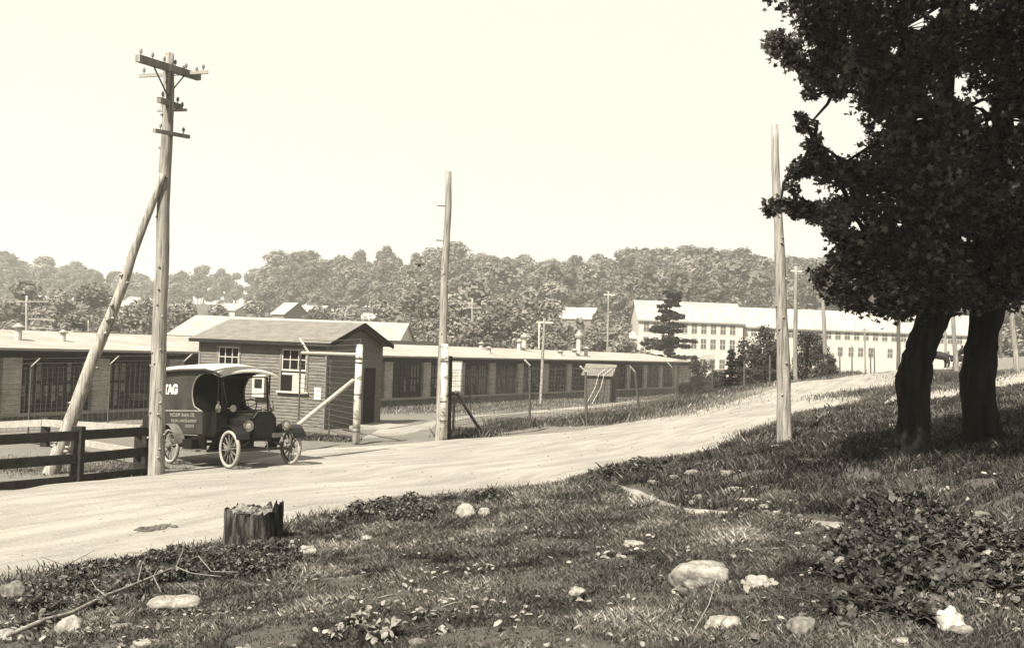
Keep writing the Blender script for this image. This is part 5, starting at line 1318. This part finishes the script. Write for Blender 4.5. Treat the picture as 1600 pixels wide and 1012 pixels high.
heap('weed_patch', 'rank weed clump rising above the dark weeds right of the footpath', [(1340,815,24),(1370,805,28),(1400,810,28),(1430,815,30),(1460,830,30)], 2600, .022, M['weed'], 'oval', 8, cat='weeds', zs=1.4, up=.2)
heap('weed_patch', 'pale leafy weeds at the right edge around the angular rock', [(1500,840,34),(1540,850,34),(1580,870,34),(1570,900,34),(1520,870,34),(1590,930,30)], 4200, .017, M['ivy'], 'oval', 9, cat='weeds')
heap('weed_patch', 'low dark weeds on the road bank right of the white stone', [(560,808,22),(600,805,24),(640,800,26),(620,820,22),(660,812,22),(520,822,18)], 4200, .02, M['ivy'], 'oval', 10, cat='weeds')
heap('weed_patch', 'weeds gathered behind the bright round roadside stone', [(700,790,16),(770,785,18),(790,790,16),(750,785,14)], 1500, .02, M['weed'], 'oval', 12, cat='weeds')
heap('weed_patch', 'dark clump of grass on the bank where the footpath begins', [(960,752,22),(1000,745,26),(1030,745,22)], 1800, .03, M['weed'], 'diamond', 13, cat='weeds')
heap('weed_patch', 'pale dry leaves heaped at the bottom left of the middle foreground', [(560,985,26),(600,1000,28),(530,1000,22),(575,965,16),(660,970,20),(690,995,16)], 240, .030, M['litter'], 'oval', 14, cat='leaves')
# ------------------------------------------------------------------ grass
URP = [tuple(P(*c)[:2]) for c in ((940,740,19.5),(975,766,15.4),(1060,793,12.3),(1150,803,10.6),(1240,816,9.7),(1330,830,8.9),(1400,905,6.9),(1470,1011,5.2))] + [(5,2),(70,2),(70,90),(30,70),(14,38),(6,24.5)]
def grass(name, label, n, xr, yr, dens, hmin, hmax, wid, mat, seed, lean=.5, test=None):
    rg = np.random.RandomState(seed); out = []
    # blades in tufts
    x = rg.uniform(xr[0], xr[1], n * 3); y = yr[0] + (yr[1] - yr[0]) * rg.uniform(0, 1, n * 3) ** dens
    x = x * np.clip(y / yr[1], .12, 1)
    k = inpoly(x, y, near_side) & ~inpoly(x, y, road_poly)
    for q in (0,):
        for (ax_, ay_, ar_) in avoid: k &= (x - ax_) ** 2 + (y - ay_) ** 2 > (ar_ * .85) ** 2
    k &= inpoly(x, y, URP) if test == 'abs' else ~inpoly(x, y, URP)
    k &= ~inpoly(x, y, fpoly) & ~inpoly(x, y, spoly)
    x = x[k][:n]; y = y[k][:n]; n = len(x); z = TN(x, y)
    r2 = np.array([mnoise.noise(Vector((a * .9, b * .9, 0))) * .09 + mnoise.noise(Vector((a * 3.1, b * 3.1, 4))) * .035 for a, b in zip(x, y)])
    dn = np.array([mnoise.noise(Vector((a * 1.7, b * 1.7, 11))) for a, b in zip(x, y)])
    kk = ~((dn < -.2) & (rg.uniform(size=n) < .75)); x, y, z, r2, dn = x[kk], y[kk], z[kk], r2[kk], dn[kk]; n = len(x)
    z = z + r2 - .01; D = np.hypot(x, y); far = np.clip(D / 9, .75, 3)
    h = rg.uniform(hmin, hmax, n) * (1 + .9 * dn) * np.clip(far, .8, 1.8); wd = wid * far * rg.uniform(.6, 1.4, n); a = rg.uniform(0, 6.283, n)
    la = rg.uniform(0, 6.283, n); ll = h * rg.uniform(.1, 1.0, n) * lean * 1.6
    V = np.empty((n, 4, 3)); B = np.c_[x, y, z]; tx = np.c_[np.cos(a) * wd, np.sin(a) * wd, np.zeros(n)]
    V[:, 0] = B - tx; V[:, 1] = B + tx
    midp = B + np.c_[np.cos(la) * ll * .35, np.sin(la) * ll * .35, h * .6]
    V[:, 2] = midp + tx * .8; V[:, 3] = B + np.c_[np.cos(la) * ll, np.sin(la) * ll, h]
    return link(name, set_tone(np_mesh(name, V.reshape(-1, 3), np.arange(n * 4).reshape(n, 4), mat, 4), n, 4, rg, np.clip(1 + dn * 1.3, .3, 1.8)))
o1 = grass('meadow_grass', '', 420000, (-13, 14), (4.2, 20), 1.25, .025, .065, .0034, M['grass'], 21, .7)
tag(o1, 'short dark grass covering the foreground slope', 'grass', kind='stuff')
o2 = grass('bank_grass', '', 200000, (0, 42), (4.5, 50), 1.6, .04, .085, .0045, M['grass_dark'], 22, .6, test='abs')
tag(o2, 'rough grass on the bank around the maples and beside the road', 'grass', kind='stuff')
# ragged tufts along both road edges and the fence line
def tufts(name, label, line, n, spread, h, wid, mat, seed, hz=0):
    rg = np.random.RandomState(seed); pl, tt_ = resample(line, 600); i = rg.randint(0, 600, n)
    cl = np.array([.5 + mnoise.noise(Vector((pl[q][0] * .8, pl[q][1] * .8, seed))) for q in i])
    off = rg.normal(size=(n, 2)) * spread * (.5 + cl)[:, None]; x = pl[i, 0] + off[:, 0]; y = pl[i, 1] + off[:, 1]; z = TN(x, y) - .01
    hh = rg.uniform(.3, 1, n) * h * np.clip(cl * 1.6, .25, 1.6); a = rg.uniform(0, 6.28, n); la = rg.uniform(0, 6.28, n); ll = hh * rg.uniform(.1, .7, n)
    w_ = wid * rg.uniform(.6, 1.5, n); B = np.c_[x, y, z]; tx = np.c_[np.cos(a) * w_, np.sin(a) * w_, np.zeros(n)]; V = np.empty((n, 4, 3))
    V[:, 0] = B - tx; V[:, 1] = B + tx; V[:, 2] = B + np.c_[np.cos(la) * ll * .4, np.sin(la) * ll * .4, hh * .6] + tx; V[:, 3] = B + np.c_[np.cos(la) * ll, np.sin(la) * ll, hh]
    o = link(name, set_tone(np_mesh(name, V.reshape(-1, 3), np.arange(n * 4).reshape(n, 4), mat, 4), n, 4, rg)); tag(o, label, 'grass', kind='stuff')
tufts('edge_grass', 'ragged dark grass fringe along the near edge of the road', near_edge[2:17], 70000, .22, .12, .006, M['grass'], 31)
fl = [tuple(foot(px, D)[:2]) for px, D in ((705,30.4),(760,33.5),(828,37.6),(917,35.9),(1001,39.6),(1061,45.5),(1114,49.5),(1163,51.8),(1203,54),(1250,56),(1300,58.5),(1330,62))]
tufts('fence_weeds', 'dark weeds growing along the foot of the roadside wire fence', fl, 70000, .3, .3, .009, M['grass'], 32)
fl2 = [tuple(foot(px, D)[:2]) for px, D in ((905,36.5),(1000,41.5),(1060,48),(1114,53),(1163,55),(1220,57),(1300,62))]
tufts('verge_grass', 'grey grass on the strip between the wire fence and the road', fl2, 90000, 1.0, .2, .010, M['grass_pale'], 33)
tufts('verge_grass', 'dark weeds in the gateway below the slanting strut of the hut fence', [tuple(foot(px, D)[:2]) for px, D in ((468,30),(500,29.3),(540,29))], 9000, .2, .2, .007, M['grass'], 34)
tufts('verge_grass', 'pale grass strip at the foot of the brick factory wall', [tuple(foot(px, D)[:2]) for px, D in ((600,58),(680,66),(780,70),(880,84),(980,93),(1060,103))], 70000, 2.2, .22, .016, M['grass_pale'], 35)
tufts('verge_grass', 'rough grass inside the corner of the left rail fences', [tuple(foot(px, D)[:2]) for px, D in ((0,21),(60,20.6),(120,20.6),(190,20.6))], 24000, .7, .10, .007, M['grass_pale'], 36)
tufts('verge_grass', 'grass wedge between the road and the side track behind the left maple', [tuple(P(*c)[:2]) for c in ((1378,618,38),(1440,606,43),(1500,597,50))], 40000, .8, .16, .010, M['grass'], 37)
# leaf litter
rg = np.random.RandomState(77); n = 5200
x = rg.uniform(-1, 1, n * 2); y = 4.6 + 13 * rg.uniform(0, 1, n * 2) ** 1.6; x = x * y * .62
k = inpoly(x, y, near_side) & ((x < 1.0) | (rg.uniform(size=n * 2) < .5)); x = x[k][:n]; y = y[k][:n]
dn = np.array([mnoise.noise(Vector((a * .9, b * .9, 33))) for a, b in zip(x, y)]); k = dn + rg.uniform(-.35, .35, len(x)) > .12; x = x[k]; y = y[k]
z = TN(x, y) + np.array([mnoise.noise(Vector((a * .9, b * .9, 0))) * .09 + mnoise.noise(Vector((a * 3.1, b * 3.1, 4))) * .035 for a, b in zip(x, y)]) + .045
lm = leaf_mesh('leaf_litter', np.c_[x, y, z], rg.normal(size=(len(x), 3)) * .35 + [0, 0, 1], rg.uniform(.012, .035, len(x)), M['litter'], 'oval', rng=rg)
tag(link('leaf_litter', lm), 'scattered pale dead leaves and chips in the foreground grass', 'leaf litter', kind='stuff')
# clods on the road
rg = np.random.RandomState(5); m = MB(); rr = random.Random(12)
for k in range(46):
    px = rr.gauss(238, 14); py = 826 - (px - 238) * .15 + rr.gauss(0, 2.4); D = gdist(px, py); p = EYE + ray(px, py) * D; s_ = rr.uniform(.015, .05)
    m.lathe([(s_, -.01), (s_ * 1.1, s_ * .3), (s_ * .4, s_ * .7)], (p.x, p.y, T(p.x, p.y) + .01), 6)
tag(m.build('mud_clod', M['clod'], kind='stuff'), 'dark crumbs of dung and mud lying on the road left of the stump', 'clods')
m = MB()
for k in range(170):
    px = rr.uniform(0, 1250); t_ = rr.uniform(0, 1); py = np.interp(px, [0, 460, 870, 1250], [905, 825, 762, 650]) * (1 - t_) + np.interp(px, [0, 460, 870, 1250], [770, 730, 680, 605]) * t_
    D = gdist(px, py); p = EYE + ray(px, py) * D; s_ = rr.uniform(.005, .014) * (D / 15)
    m.lathe([(s_, -.01), (s_ * .9, s_ * .5), (s_ * .3, s_ * .8)], (p.x, p.y, T(p.x, p.y) + .012), 5)
tag(m.build('pebble', M['clod'], kind='stuff'), 'small dark pebbles scattered over the dirt road', 'pebbles')

# ------------------------------------------------------------------ haze
hz = MB().box((-1000, -450, -12), (1000, 1250, 62)).build('haze', M['dark']); hz['kind'] = 'stuff'
hz.data.materials.clear(); hm = bpy.data.materials.new('summer_haze'); hm.use_nodes = True; t = hm.node_tree; t.nodes.clear()
vo = t.nodes.new('ShaderNodeVolumePrincipled'); vo.inputs['Color'].default_value = (1, .985, .92, 1); vo.inputs['Density'].default_value = .00055; vo.inputs['Anisotropy'].default_value = .2
mo = t.nodes.new('ShaderNodeOutputMaterial'); t.links.new(vo.outputs[0], mo.inputs['Volume']); hz.data.materials.append(hm)
tag(hz, 'pale summer haze filling the valley air', 'haze')
